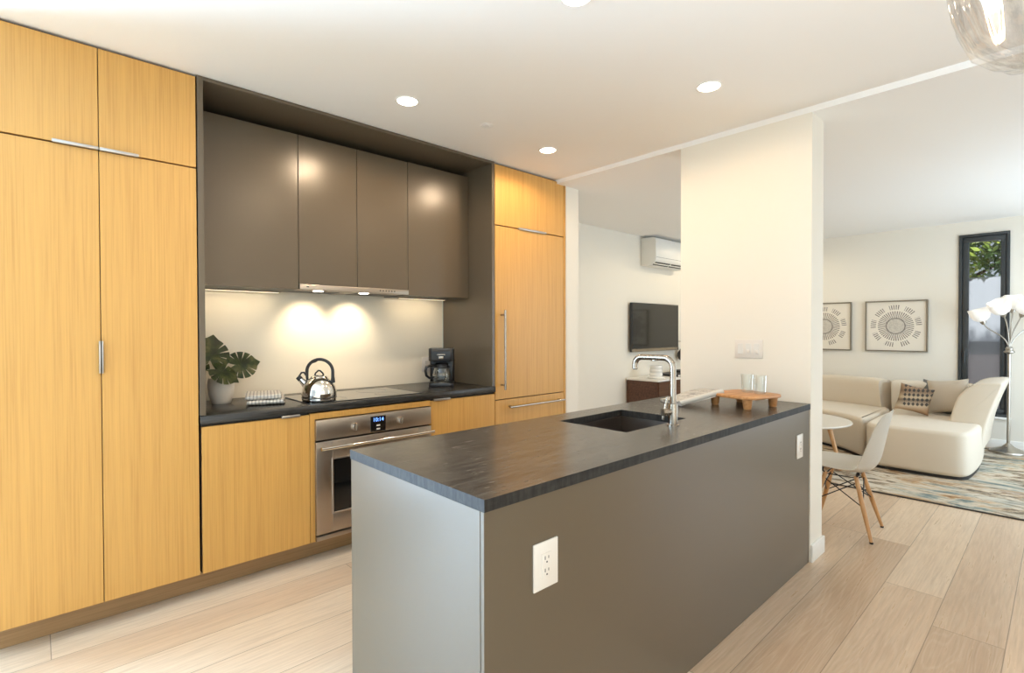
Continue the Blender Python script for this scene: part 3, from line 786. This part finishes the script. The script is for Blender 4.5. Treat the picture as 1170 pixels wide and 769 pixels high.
# kettle
kx, ky, kz = 1.262, 3.085, .9168
t = thing('tea_kettle', 'shiny steel kettle with black arched handle on the cooktop', 'kettle', (kx, ky, kz))
MB().lathe([(0, 0), (.092, 0), (.099, .004), (.101, .012), (.099, .018), (.100, .022), (.101, .040), (.099, .060), (.093, .084), (.081, .108), (.062, .128), (.050, .136), (.048, .134), (0, .134)], (kx, ky, kz), 56).build('body', CHROME, t)
MB().lathe([(.1015, .016), (.103, .018), (.1015, .020)], (kx, ky, kz), 56).build('base_band', BLACKP, t)
lid = MB().lathe([(.049, .133), (.050, .139), (.046, .145), (.025, .152), (0, .154)], (kx, ky, kz), 40).build('lid', CHROME, t)
wd_ = Vector((math.cos(R(-43)), math.sin(R(-43)), 0))     # sideways as the camera sees it
def kp(u, z): return (kx+wd_.x*u, ky+wd_.y*u, kz+z)
MB().tube([kp(-.030, .140), kp(-.022, .163), kp(-.006, .178), kp(.006, .178), kp(.022, .163), kp(.030, .140)], .005, 10).build('lid_knob', BLACKP, lid)
hp = []
for k in range(25):
    an = PI - PI*k/24; hp.append(kp(.079*math.cos(an)+.004, .172+.075*math.sin(an)))
hp = [kp(-.070, .112), kp(-.074, .14)] + hp + [kp(.083, .14), kp(.080, .112)]
MB().tube(hp, [.007, .008]+[.0095]*25+[.010, .011], 14).build('handle', BLACKP, t)
MB().tube([kp(.083, .135), kp(.088, .105)], [.012, .009], 12).build('handle_bracket', BLACKP, t)
MB().tube([kp(-.012, .240), kp(-.03, .232), kp(-.045, .228)], .0065, 10).build('trigger', BLACKP, t)
MB().tube([kp(-.075, .088), kp(-.105, .118), kp(-.118, .130)], [.026, .017, .014], 18).build('spout', CHROME, t)
MB().tube([kp(-.112, .124), kp(-.128, .140)], [.0165, .0165], 16).tube([kp(-.124, .142), kp(-.108, .166), kp(-.092, .168), kp(-.080, .150)], .0055, 10).build('whistle', BLACKP, t)
# coffee maker
cx0, cy0 = 2.300, 3.275
t = thing('coffee_maker', 'black drip coffee maker with glass carafe in the counter corner', 'coffee maker', (cx0, cy0, ZC), rz=R(-38))
w2 = .095
MB().prism(rrect(-w2, w2, -.115, .10, .03), 0, .030, bev=.004).build('base', BLACKP, t, world=False)
MB().prism(rrect(-w2, w2, .035, .10, .02), .030, .20, bev=.002).build('column', BLACKP, t, world=False)
hd = MB().prism(rrect(-w2, w2, -.115, .10, .03), .195, .290, bev=.006, seg=3).build('brew_head', BLACKP, t, world=False)
SMOKE = mat('smoked_dark_plastic', (0.05, 0.04, 0.03), 0.15)
MB().prism(rrect(-w2+.006, w2-.006, -.1158, .08, .028), .268, .292, bev=.002).build('lid', SMOKE, t, world=False)
MB().box(-.030, .030, -.1175, -.114, .240, .247, .001).build('emblem', STEELV, hd, world=False)
MB().box(-.018, .018, -.1175, -.114, .212, .232, .002).build('switch', STEELV, hd, world=False)
MB().lathe([(0, .0305), (.062, .0305), (.062, .034), (0, .034)], (0, -.045, 0), 32).build('warming_plate', STEELV, t, world=False)
ca = MB().lathe([(0, .036), (.058, .036), (.066, .048), (.068, .085), (.062, .120), (.050, .150), (.050, .158), (.048, .158), (.047, .150), (.059, .120), (.065, .085), (.063, .050), (.055, .039), (0, .039)], (0, -.045, 0), 40).build('carafe', TUMBLER, t, world=False)
MB().lathe([(.069, .150), (.069, .148), (.056, .140), (.050, .158), (.053, .172), (.030, .178), (0, .178)], (0, -.045, 0), 32).build('carafe_lid', BLACKP, ca, world=False)
MB().lathe([(.0655, .090), (.0695, .090), (.0695, .096), (.0655, .096)], (0, -.045, 0), 40).build('band', STEELV, ca, world=False)
MB().tube([(-.052, -.055, .160), (-.090, -.075, .158), (-.112, -.085, .148), (-.118, -.088, .120), (-.112, -.086, .085), (-.090, -.078, .066), (-.064, -.06, .070)], [.009, .010, .010, .010, .010, .009, .008], 12).build('carafe_handle', BLACKP, ca, world=False)

# ------------------------------------------------------------------ living room: television wall
t = thing('air_conditioner', 'white wall-mounted air conditioner high above the television', 'air conditioner', (6.3, 3.71, 2.18))
prof = [(3.828, 2.19), (3.828, 2.545), (3.655, 2.545), (3.620, 2.535), (3.603, 2.505), (3.600, 2.265), (3.612, 2.235), (3.700, 2.180), (3.79, 2.178)]
mxm = Matrix(((0, 0, 1, 0), (1, 0, 0, 0), (0, 1, 0, 0), (0, 0, 0, 1)))
ACW = mat('white_appliance_plastic', (0.80, 0.79, 0.75), 0.35)
MB().prism(prof, 5.885, 6.74, m=mxm, bev=.006).build('casing', ACW, t)
for xa, xb in ((5.93, 6.29), (6.32, 6.70)):
    mb = MB(); mb.box(xa, xb, -.030, .030, -.004, .004, .002); mb.xf(Matrix.Translation((0, 3.652, 2.2065)) @ Matrix.Rotation(R(-32), 4, 'X')); mb.build('air_slot', SLOT, t)
mb = MB(); mb.box(5.92, 6.71, -.008, .008, -.007, .006, .002); mb.xf(Matrix.Translation((0, 3.650, 2.2060)) @ Matrix.Rotation(R(-32), 4, 'X')); mb.build('louvre', ACW, t)
box(5.90, 6.725, 3.5985, 3.601, 2.28, 2.283).build('panel_seam', SLOT, t)
t = thing('television', 'flat black television mounted on the far left wall', 'television', (6.17, 3.80, 1.05))
TVB = mat('tv_black', (0.015, 0.015, 0.016), 0.3)
SCREEN = mat('tv_screen_glass', (0.012, 0.014, 0.014), 0.08, 0, **{'Specular IOR Level': 0.8})
box(5.590, 6.750, 3.765, 3.80, 1.050, 1.690, .004, 2).build('housing', TVB, t)
box(5.75, 6.6, 3.80, 3.829, 1.15, 1.55).build('wall_bracket', TVB, t)
box(5.602, 6.738, 3.763, 3.766, 1.095, 1.678).build('screen', SCREEN, t)
box(5.592, 6.748, 3.762, 3.766, 1.052, 1.090).build('lower_trim', STEELV, t)
# sideboard
WALNUT = mat('dark_walnut', (0.085, 0.032, 0.016), 0.4)
n = NT(WALNUT); f = n.noise(n.coord((3, 60, 60), geo=True), 1.0, 4, .6, .4); n.base(n.ramp(f, [(.3, (.055, .02, .010)), (.7, (.13, .055, .028))]))
t = thing('sideboard', 'low dark walnut sideboard under the television', 'sideboard', (6.3, 3.58, 0))
box(5.545, 7.10, 3.372, 3.812, .17, .700, .002, 1).build('body', WALNUT, t)
box(5.535, 7.11, 3.352, 3.815, .7005, .722, .002, 1).build('top', TRIMW, t)
for k in range(3):
    xa = 5.56+k*.515
    dd = box(xa, xa+.505, 3.355, 3.371, .185, .690, .002, 1).build('door', WALNUT, t)
    MB().tube([(xa+.46, 3.345, .40), (xa+.46, 3.345, .50)], .005, 8).build('handle', STEELV, dd)
for x in (5.65, 7.0):
    for y in (3.42, 3.76):
        MB().tube([(x, y, .17), (x, y, 0)], [.02, .012], 12).build('leg', WALNUT, t)
CUPW = mat('white_porcelain', (0.82, 0.80, 0.76), 0.25)
t = thing('ceramic_jar', 'white ridged ceramic jar on the left end of the sideboard', 'ceramic jar', (5.76, 3.52, .7222))
MB().lathe([(0, 0), (.10, 0), (.11, .01), (.10, .02), (.075, .03)] + [(.082 if k % 2 else .074, .03+.022*k) for k in range(1, 6)] + [(.078, .16), (.074, .165), (.070, .16), (.068, .05), (0, .05)], (5.76, 3.52, .7222), 32).build('jar', CUPW, t)
bk1 = mat('black_book_cover', (0.02, 0.02, 0.022), 0.5); pg = mat('book_pages', (0.75, 0.72, 0.65), 0.8)
def book(label, x0, x1, y0, y1, z, h):
    t = thing('book', label, 'book', ((x0+x1)/2, (y0+y1)/2, z), 'books on the sideboard')
    MB().box(x0, x1, y0, y1, z, z+.004).box(x0, x1, y0, y1, z+h-.004, z+h).box(x0, x0+.004, y0, y1, z+.004, z+h-.004).build('cover', bk1, t)
    box(x0+.004, x1-.006, y0+.005, y1-.005, z+.004, z+h-.004).build('pages', pg, t)
book('large black book lying on the sideboard, bottom of the stack', 6.12, 6.62, 3.42, 3.74, .7222, .030)
book('smaller black book lying on another book on the sideboard', 6.45, 6.62+.14, 3.45, 3.72, .7526, .026)
# bulbous dark ornament on the television wall
t = thing('wall_ornament', 'dark gourd-shaped ornament hung beside the television, half behind the partition', 'ornament', (6.815, 3.78, .90))
BRONZE = mat('dark_bronze', (0.045, 0.04, 0.032), 0.3, 0.4)
MB().lathe([(0, 0), (.03, .0), (.055, .02), (.072, .06), (.070, .10), (.045, .14), (.022, .17), (.017, .24), (.020, .29), (.012, .295), (0, .29)], (6.815, 3.74, .90), 32).build('body', BRONZE, t)
MB().tube([(6.815, 3.74, 1.17), (6.815, 3.829, 1.17)], .006, 8).build('hook', STEELV, t)

# ------------------------------------------------------------------ living room: art wall
INK = mat('feather_print', (0.78, 0.73, 0.65), 0.8)
n = NT(INK); co_ = n.n('ShaderNodeTexCoord').outputs['Object']; s3 = n.n('ShaderNodeSeparateXYZ'); n.l(co_, s3.inputs[0])
yy, zz = s3.outputs[1], s3.outputs[2]
rr = n.math('SQRT', n.math('ADD', n.math('MULTIPLY', yy, yy), n.math('MULTIPLY', zz, zz)))
th = n.math('ARCTAN2', zz, yy)
def band(lo, hi): return n.math('MULTIPLY', n.math('GREATER_THAN', rr, lo), n.math('LESS_THAN', rr, hi))
st1 = n.math('GREATER_THAN', n.math('SINE', n.math('MULTIPLY', th, 46.0)), 0.1)
st2 = n.math('GREATER_THAN', n.math('SINE', n.math('MULTIPLY', th, 64.0)), 0.15)
cl = n.math('GREATER_THAN', n.math('SINE', n.math('ADD', n.math('MULTIPLY', th, 9.0), .6)), -0.35)
nz_ = n.noise(n.coord((60, 60, 60)), 1.0, 3)
ink = n.math('MAXIMUM', n.math('MULTIPLY', band(.098, .185), st1), n.math('MULTIPLY', n.math('MULTIPLY', band(.205, .262), st2), cl))
ink = n.math('MAXIMUM', ink, band(.090, .102))
ink = n.math('MULTIPLY', ink, n.math('ADD', n.math('MULTIPLY', nz_, .7), .40))
core = n.math('MULTIPLY', n.math('LESS_THAN', rr, .092), n.math('ADD', n.math('MULTIPLY', nz_, .6), .0))
ink = n.math('MAXIMUM', ink, core)
n.base(n.mix(ink, (0.76, 0.70, 0.60), (0.035, 0.018, 0.018)))
ARTF = mat('champagne_picture_frame', (0.20, 0.165, 0.115), 0.4, 0.3)
for (yc, lab) in ((1.438, 'square framed print of a feathered circle, nearest the window'), (2.228, 'square framed print of a feathered circle, half hidden by the partition')):
    t = thing('framed_print', lab, 'picture', (XA-.012, yc, 1.378), 'framed prints above the sofa')
    h_ = .318
    mb = MB()
    mb.box(-.03, .012, -h_, h_, h_-.014, h_, .002, 1).box(-.03, .012, -h_, h_, -h_, -h_+.014, .002, 1).box(-.03, .012, -h_, -h_+.014, -h_+.014, h_-.014, .002, 1).box(-.03, .012, h_-.014, h_, -h_+.014, h_-.014, .002, 1)
    mb.build('frame', ARTF, t, world=False)
    MB().box(-.012, .010, -h_+.014, h_-.014, -h_+.014, h_-.014).build('print', INK, t, world=False)

# ------------------------------------------------------------------ rug
RUG = mat('abstract_rug', (0.5, 0.45, 0.4), 0.95)
n = NT(RUG)
v = n.coord((1.0, 1.6, 1), geo=True)
f1 = n.noise(v, 1.3, 8, .68, .9); f2 = n.noise(n.coord((10, 3.0, 1), (4, 2, 0), geo=True), 1.0, 7, .72, .9); f3 = n.noise(n.coord((2.6, 1.0, 1), (9, 5, 0), geo=True), 1.3, 7, .68, .8)
c = n.ramp(f3, [(.34, (.03, .07, .08)), (.42, (.17, .23, .22)), (.48, (.56, .48, .36)), (.54, (.42, .24, .09)), (.61, (.14, .05, .015))])
c2 = n.ramp(f2, [(.40, (.03, .026, .022)), (.46, (.24, .17, .10)), (.52, (.60, .52, .40)), (.62, (.62, .57, .48))])
c = n.mix(n.ramp(f1, [(.40, (0.15, 0.15, 0.15)), (.58, (.85, .85, .85))]), c, c2)
n.base(c); n.bump(n.noise(n.coord(geo=True), 400, 2), .3, .004)
t = thing('area_rug', 'abstract cream, rust and teal rug under the sofa', 'rug', (6.4, .95, 0))
box(5.042, 7.80, -.90, 2.80, .001, .010, .003, 1).build('pile', RUG, t)
RUGE = mat('rug_binding', (0.05, 0.045, 0.04), 0.9)
MB().box(5.030, 5.042, -.90, 2.80, .001, .0105, .002, 1).build('binding', RUGE, t)
ZR = .0102

# ------------------------------------------------------------------ sofa
t = thing('sectional_sofa', 'cream curved sectional sofa with chaise along the art wall', 'sofa', (6.8, 1.3, ZR))
SF = MB()
LEGB = mat('dark_sofa_base', (0.02, 0.017, 0.014), 0.7)
ch = [(5.905, .605), (5.950, .565), (6.06, .540), (6.55, .520), (7.30, .56), (7.45, .70), (7.45, 1.30), (7.2, 1.335), (6.10, 1.335), (5.950, 1.315), (5.890, 1.26), (5.874, 1.16), (5.872, .82), (5.885, .67)]
def smooth_poly(p, it=2):
    for _ in range(it):
        q = []
        for i in range(len(p)):
            a_, b_ = Vector(p[i]), Vector(p[(i+1) % len(p)])
            q += [tuple(a_*.75+b_*.25), tuple(a_*.25+b_*.75)]
        p = q
    return p
MB().prism(smooth_poly(ch), ZR+.026, .432, bev=.042, seg=5).build('chaise_seat', FABRIC, t)
ls = [(7.40, 1.345), (6.60, 1.345), (6.235, 1.375), (6.20, 1.42), (6.25, 1.47), (6.45, 1.65), (6.60, 1.86), (6.72, 2.15), (6.78, 2.55), (6.80, 2.95), (7.62, 2.95), (7.66, 2.3), (7.60, 1.8)]
MB().prism(smooth_poly(ls), ZR+.026, .425, bev=.042, seg=5).build('curved_seat', FABRIC, t)
mb = MB().prism(smooth_poly([(x*.97+.21, y*.95+.045) for x, y in ch]), ZR, ZR+.03)
mb.prism(smooth_poly([(x*.96+.31, y*.97+.06) for x, y in ls]), ZR, ZR+.03)
mb.build('plinth', LEGB, t)
# backs: sweep along a curve, slightly reclined
def back(name, path, h0, h1, thick, lean):
    def fn(u, v):
        i = u*(len(path)-1); k = min(int(i), len(path)-2); f_ = i-k
        p = Vector(path[k])*(1-f_)+Vector(path[k+1])*f_
        tg = (Vector(path[k+1])-Vector(path[k])).normalized(); nn = Vector((tg.y, -tg.x))
        # closed rounded profile
        an = v*2*PI; cx_, cz_ = math.cos(an), math.sin(an)
        pw = lambda q: math.copysign(abs(q)**.42, q)
        e = 1-.05*(abs(2*u-1)**14)
        off = pw(cx_)*thick/2; z = (h0+h1)/2+pw(cz_)*(h1-h0)/2*e
        off = off*e - lean*(z-h0)
        return Vector((p.x+nn.x*off, p.y+nn.y*off, z))
    mb = MB().grid(fn, 36, 40)
    bm = mb.bm; bmesh.ops.remove_doubles(bm, verts=bm.verts, dist=1e-5)
    bmesh.ops.holes_fill(bm, edges=[e for e in bm.edges if e.is_boundary], sides=0)
    bmesh.ops.recalc_face_normals(bm, faces=bm.faces)
    return mb.build(name, FABRIC, t, smooth=50)
pth = [(7.36, 1.40), (7.46, 1.62), (7.55, 1.90), (7.61, 2.25), (7.64, 2.60), (7.64, 2.95)]
def dens(p, n_=24):
    out = []
    for i in range(n_+1):
        u = i/n_*(len(p)-1); k = min(int(u), len(p)-2); f_ = u-k
        p0 = Vector(p[max(k-1, 0)]); p1 = Vector(p[k]); p2 = Vector(p[k+1]); p3 = Vector(p[min(k+2, len(p)-1)])
        out.append(.5*((2*p1)+(-p0+p2)*f_+(2*p0-5*p1+4*p2-p3)*f_*f_+(-p0+3*p1-3*p2+p3)*f_**3))
    return out
back('curved_backrest', dens(pth), .36, .755, .24, .18)
back('backrest', dens([(7.42, .66), (7.40, .9), (7.38, 1.15), (7.36, 1.365)]), .36, .755, .24, .18)
# reclined side rest at the right end, extruded along x
prof = [(.545, .07), (.505, .40), (.455, .60), (.395, .78), (.382, .815), (.398, .832), (.45, .832), (.56, .815), (.64, .77), (.70, .69), (.735, .58), (.765, .44), (.775, .40), (.70, .395)]
prof = smooth_poly(prof, 1)
prof = [(y, z) for y, z in prof if True]
mb = MB().prism(prof, 6.58, 7.52, m=mxm, bev=.02, seg=3)
mb.build('side_rest', FABRIC, t)

# cushions
def cushion(name, label, c, size, thick, rot, m, group):
    t = thing(name, label, 'cushion', c, group)
    def fn(sgn):
        def g(u, v):
            x, y = 2*u-1, 2*v-1
            e = (1-x**4)*(1-y**4)
            pin = 1-.10*(1-abs(x)**2)*0 - .07*(1-x*x)*(abs(y)**3) - .0
            px_ = x*(1-.08*(1-y*y)); py_ = y*(1-.08*(1-x*x))
            return Vector((sgn*thick/2*max(e, 0)**.55, px_*size/2, py_*size/2))
        return g
    mb = MB().grid(fn(1), 24, 24).grid(fn(-1), 24, 24)
    bmesh.ops.remove_doubles(mb.bm, verts=mb.bm.verts, dist=1e-4)
    bmesh.ops.recalc_face_normals(mb.bm, faces=mb.bm.faces)
    mb.xf(rot.to_matrix().to_4x4())
    o = mb.build('cover', m, t, world=False, smooth=60)
    return t
PATT = mat('patterned_cushion_weave', (0.5, 0.4, 0.3), 0.9)
n = NT(PATT); co_ = n.n('ShaderNodeTexCoord').outputs['Generated']; s3 = n.n('ShaderNodeSeparateXYZ'); n.l(co_, s3.inputs[0])
v_ = s3.outputs[2]; h_ = s3.outputs[1]
c = n.ramp(v_, [(.0, (.26, .14, .07)), (.18, (.40, .26, .15)), (.30, (.50, .40, .28)), (.48, (.17, .12, .08)), (.56, (.46, .36, .24)), (.75, (.20, .13, .08)), (1.0, (.34, .22, .13))])
rowv = n.math('FRACT', n.math('MULTIPLY', v_, 7.0)); hh = n.math('FRACT', n.math('MULTIPLY', h_, 9.0))
lens = n.math('LESS_THAN', n.math('ADD', n.math('ABSOLUTE', n.math('SUBTRACT', rowv, .5)), n.math('ABSOLUTE', n.math('SUBTRACT', hh, .5))), .42)
zone = n.math('MULTIPLY', n.math('GREATER_THAN', v_, .30), n.math('LESS_THAN', h_, .80))
n.base(n.mix(n.math('MULTIPLY', n.math('MULTIPLY', lens, zone), .9), c, (.03, .03, .03)))
BEIG = mat('beige_cushion_linen', (0.52, 0.45, 0.36), 0.9)
from mathutils import Euler
cushion('throw_cushion', 'throw cushion with brown and black woven pattern on the sofa', (6.80, 1.075, .600), .29, .10, Euler((R(13), R(20), R(14))), PATT, 'cushions on the sofa')
cushion('throw_cushion', 'plain beige throw cushion between the patterned cushion and the sofa side rest', (7.03, .830, .632), .36, .12, Euler((R(-8), R(16), R(-14))), BEIG, 'cushions on the sofa')
cushion('throw_cushion', 'grey cushion mostly hidden behind the beige one on the sofa', (7.20, .93, .600), .34, .08, Euler((R(8), R(18), R(-4))), mat('grey_cushion_cloth', (.16, .16, .15), .9), 'cushions on the sofa')

# ------------------------------------------------------------------ coffee table
BIRCH = mat('pale_laminate_top', (0.66, 0.62, 0.55), 0.3)
BEECH = mat('beech_dowel', (0.52, 0.29, 0.12), 0.4)
n = NT(BEECH); f = n.noise(n.coord((40, 40, 4)), 1.0, 3, .5); n.base(n.ramp(f, [(.3, (.44, .22, .08)), (.7, (.60, .35, .16))]))
ctx, cty = 5.60, 1.885
t = thing('coffee_table', 'round pale coffee table with wooden legs on the rug', 'coffee table', (ctx, cty, ZR))
MB().lathe([(0, .420), (.500, .420), (.522, .428), (.528, .436), (.524, .444), (0, .440)], (ctx, cty, 0), 72).build('top', BIRCH, t)
for an in (-98, 22, 142):
    c_, s_2 = math.cos(R(an)), math.sin(R(an))
    MB().tube([(ctx+c_*.36, cty+s_2*.36, .42), (ctx+c_*.47, cty+s_2*.47, ZR+.003)], [.022, .014], 14).build('leg', BEECH, t)

# ------------------------------------------------------------------ shell chair (faces +y, towards the partition's far side)
SHELL = mat('white_moulded_shell', (0.54, 0.50, 0.43), 0.38)
WIRE = mat('black_wire', (0.012, 0.012, 0.012), 0.4, 0.6)
CX, CY = 3.985, 1.005
t = thing('shell_chair', 'white moulded shell chair with wooden dowel legs beside the partition', 'chair', (CX, CY, 0), rz=R(3))
# centre profile from front lip to top of back (y forward, z)
spine = [(.245, .425), (.225, .440), (.15, .443), (.05, .428), (-.05, .415), (-.12, .418), (-.168, .445), (-.195, .50), (-.212, .58), (-.228, .67), (-.243, .75), (-.252, .800), (-.255, .815)]
width = [.17, .195, .215, .228, .235, .238, .236, .230, .222, .212, .195, .160, .115]
lift = [.00, .004, .012, .022, .034, .046, .060, .060, .050, .040, .028, .012, .004]
def cr(arr, u):
    n_ = len(arr)-1; x = u*n_; k = min(int(x), n_-1); f_ = x-k
    g = lambda i: arr[max(0, min(n_, i))]
    def c1(p0, p1, p2, p3): return .5*((2*p1)+(-p0+p2)*f_+(2*p0-5*p1+4*p2-p3)*f_*f_+(-p0+3*p1-3*p2+p3)*f_**3)
    if isinstance(arr[0], tuple): return tuple(c1(*(g(k+j)[q_] for j in (-1, 0, 1, 2))) for q_ in range(2))
    return c1(*(g(k+j) for j in (-1, 0, 1, 2)))
def shell(u, v):
    y, z = cr(spine, u); wv = cr(width, u); lf = cr(lift, u); s = 2*v-1
    y2, z2 = cr(spine, min(1, u+.02)); y1, z1 = cr(spine, max(0, u-.02))
    tg = Vector((0, y2-y1, z2-z1)).normalized(); nn = Vector((0, tg.z, -tg.y))
    if nn.z < 0 and u < .4: nn = -nn
    if u >= .4 and nn.y < 0: nn = -nn
    return Vector((s*wv, y, z)) + nn*lf*abs(s)**2.4*1.15
MB().grid(shell, 48, 24, .006).build('seat_shell', SHELL, t, world=False, smooth=60)
legs = []
for sx in (-1, 1):
    for sy, ty_, fy_ in ((1, .085, .185), (-1, -.085, -.185)):
        topp = Vector((sx*.095, ty_, .385)); ft = Vector((sx*.185, fy_, .0)); legs.append((topp, ft))
        lg = MB().tube([topp, topp.lerp(ft, .5), ft+Vector((0, 0, .008))], [.013, .0145, .0095], 16).build('leg', BEECH, t, world=False)
        MB().tube([ft+Vector((0, 0, .010)), ft], [.0105, .011], 14).build('foot_cap', BLACKP, lg, world=False)
wr = MB()
def lp(i, u): return legs[i][0].lerp(legs[i][1], u)
for i, j in ((0, 1), (2, 3), (0, 2), (1, 3)):
    wr.tube([lp(i, .10), lp(j, .48)], .0035, 8).tube([lp(j, .10), lp(i, .48)], .0035, 8)
for i in range(4):
    a_ = legs[i][0]; wr.tube([(a_.x*1.25, a_.y*1.2, .40), (a_.x, a_.y, .372), (a_.x*.3, a_.y*.9, .385)], .0045, 8)
    wr.tube([(a_.x*1.25, a_.y*1.2, .418), (a_.x*1.25, a_.y*1.2, .40)], .009, 10)
wr.tube([lp(0, .03), lp(2, .03), lp(3, .03), lp(1, .03), lp(0, .03)], .0035, 8)
wr.build('wire_brace', WIRE, t, world=False)

# ------------------------------------------------------------------ floor lamp
lx0, ly0 = 7.65, .402
t = thing('floor_lamp', 'brushed metal floor lamp with frosted flower shades by the window', 'floor lamp', (lx0, ly0, ZR))
LM = brushed('lamp_nickel', (0.48, 0.45, 0.40), 0.3, (80, 80, 80))
MB().lathe([(0, 0), (.150, 0), (.156, .006), (.152, .018), (.120, .034), (.060, .058), (.030, .085), (.018, .10), (0, .10)], (lx0, ly0, ZR), 48).build('base', LM, t)
MB().tube([(lx0, ly0, .10), (lx0, ly0, 1.10)], .0145, 16).build('pole', LM, t)
MB().lathe([(0, 0), (.02, 0), (.045, .018), (.045, .03), (.03, .04), (.034, .06), (.02, .08), (0, .08)], (lx0, ly0, 1.07), 24).build('hub', LM, t)
SHADE = emit('frosted_glass_shade', (1.0, 0.97, 0.92), 0.30, (0.85, 0.84, 0.80))
heads = [((-.02, .225), 1.475, (-.05, .28, .95)), ((-.14, .060), 1.545, (-.45, .25, .8)), ((.06, -.02), 1.600, (.15, .0, 1)), ((-.06, -.12), 1.545, (-.2, -.35, .9)), ((.10, -.27), 1.50, (.2, -.55, .75))]
for (dx, dy), z, ax in heads:
    ax = Vector(ax).normalized(); b0 = Vector((lx0, ly0, 1.13)); e = Vector((lx0+dx, ly0+dy, z)) - ax*.07
    c1 = b0+Vector((dx*.15, dy*.15, .18)); c2 = e-ax*.12
    pp = [b0*(1-u)**3+c1*3*u*(1-u)**2+c2*3*u*u*(1-u)+e*u**3 for u in [i/14 for i in range(15)]]
    am = MB().tube(pp, .0065, 10).build('arm', LM, t)
    q = Vector((0, 0, 1)).rotation_difference(ax).to_matrix().to_4x4()
    MB().lathe([(0, -.02), (.014, -.02), (.026, .0), (.030, .022), (0, .022)], tuple(e), 20, m=q).build('socket', LM, am)
    rf = lambda a_, i: 1+(.10*math.cos(5*a_) if i in (5, 6, 7) else (.05*math.cos(5*a_) if i in (4, 8) else 0))
    MB().lathe([(0, .014), (.03, .016), (.066, .042), (.088, .085), (.092, .130), (.090, .160), (.087, .162), (.087, .131), (.082, .085), (.058, .048), (0, .03)], tuple(e), 50, m=q, rfun=rf).build('shade', SHADE, am, smooth=60)

# ------------------------------------------------------------------ glass pendant (upper right, near the camera)
pcx, pcy = 1.50, -.02
t = thing('glass_pendant', 'clear faceted glass pendant lamp hanging at the upper right', 'pendant lamp', (pcx, pcy, ZK))
rf = lambda a_, i: 1+.035*math.cos(14*a_)
MB().lathe([(.03, 2.245), (.12, 2.235), (.185, 2.19), (.206, 2.10), (.190, 2.00), (.165, 1.935), (.130, 1.900), (.08, 1.884), (.0, 1.880), (0, 1.890), (.075, 1.893), (.122, 1.909), (.155, 1.940), (.180, 2.00), (.196, 2.10), (.176, 2.183), (.115, 2.226), (.03, 2.236)], (pcx, pcy, 0), 112, rfun=rf).build('glass_shade', CRYSTAL, t, smooth=40)
MB().lathe([(0, 2.24), (.03, 2.24), (.034, 2.25), (.03, 2.30), (.008, 2.32), (0, 2.32)], (pcx, pcy, 0), 24).build('socket', STEELV, t)
MB().tube([(pcx, pcy, 2.31), (pcx, pcy, ZK-.02)], .003, 8).build('cord', STEELV, t)
MB().lathe([(0, 0), (.055, 0), (.06, -.01), (.05, -.025), (0, -.025)], (pcx, pcy, ZK), 32).build('canopy', STEELV, t)
MB().lathe([(0, 2.10), (.02, 2.105), (.035, 2.135), (.03, 2.165), (.015, 2.20), (.014, 2.24), (0, 2.24)], (pcx, pcy, 0), 24).build('bulb', emit('warm_bulb_glass', (1.0, .82, .6), 4.0), t).visible_shadow = True

l = light('pendant_lamp', 'POINT', (0, 0, 0), 24, (1.0, .70, .38), shadow_soft_size=.05)
l.parent = t; l.location = (0, 0, 2.14-ZK)

# ------------------------------------------------------------------ outside the narrow window
GROUND = mat('pale_paving', (0.50, 0.46, 0.44), 0.9)
struct('ground', box(XA+.3, 16, -5, 8, -.2, -.1), GROUND)
struct('wall_exterior', box(13.0, 13.2, -3, 6, -.1, 2.3), mat('pale_render', (0.78, 0.84, 0.93), 0.9))
struct('wall_garden', box(12.2, 12.4, -3, 6, -.1, .90), mat('pale_pink_render', (.42, .36, .36), .85))
struct('trim_1', box(12.15, 12.45, -3, 6, .90, 1.12, .01), mat('dark_wall_coping', (.06, .075, .09), .7))
def leaf_mat():
    m = mat('tree_leaves', (0.08, 0.16, 0.03), 0.5); n = NT(m)
    f = n.noise(n.coord((2.5, 2.5, 2.5), geo=True), 1.0, 2)
    n.base(n.ramp(f, [(.35, (.03, .07, .015)), (.5, (.10, .19, .035)), (.65, (.30, .38, .07))]))
    return m
t = thing('garden_tree', 'green leafy tree seen through the clear top of the narrow window', 'tree', (10.6, 1.2, -.1))
TRK = mat('tree_bark', (0.09, 0.06, 0.04), 0.9)
tr_ = MB().tube([(10.9, 1.3, -.1), (10.85, 1.25, 1.3), (10.75, 1.15, 2.2), (10.6, 1.0, 3.0)], [.10, .08, .06, .03], 12)
for q in range(9):
    z = 1.7+q*.15; an = q*2.4
    tr_.tube([(10.8, 1.2, z), (10.8+.5*math.cos(an), 1.2+.5*math.sin(an), z+.35), (10.8+.9*math.cos(an), 1.2+.9*math.sin(an), z+.5)], [.03, .02, .008], 8)
tr_.build('trunk', TRK, t)
vs, fs = [], []
for k in range(5200):
    while True:
        p = Vector((random.uniform(-1, 1), random.uniform(-1, 1), random.uniform(-1, 1)))
        if .25 < p.length < 1: break
    p = Vector((10.7+p.x*1.0, 1.05+p.y*1.25, 2.95+p.z*.85))
    n_ = Vector((random.gauss(-.4, 1), random.gauss(0, 1), random.gauss(.6, 1))).normalized()
    a_ = n_.orthogonal().normalized(); a_ = Quaternion(n_, random.uniform(0, 6.28)) @ a_; b_ = n_.cross(a_)
    s = random.uniform(.04, .085); i = len(vs)
    vs += [p-a_*s, p+b_*s*.45+n_*s*.1, p+a_*s, p-b_*s*.45+n_*s*.1]; fs.append((i, i+1, i+2, i+3))
tag(MB().faces(vs, fs).build('foliage', leaf_mat(), t, smooth=0), kind='stuff')
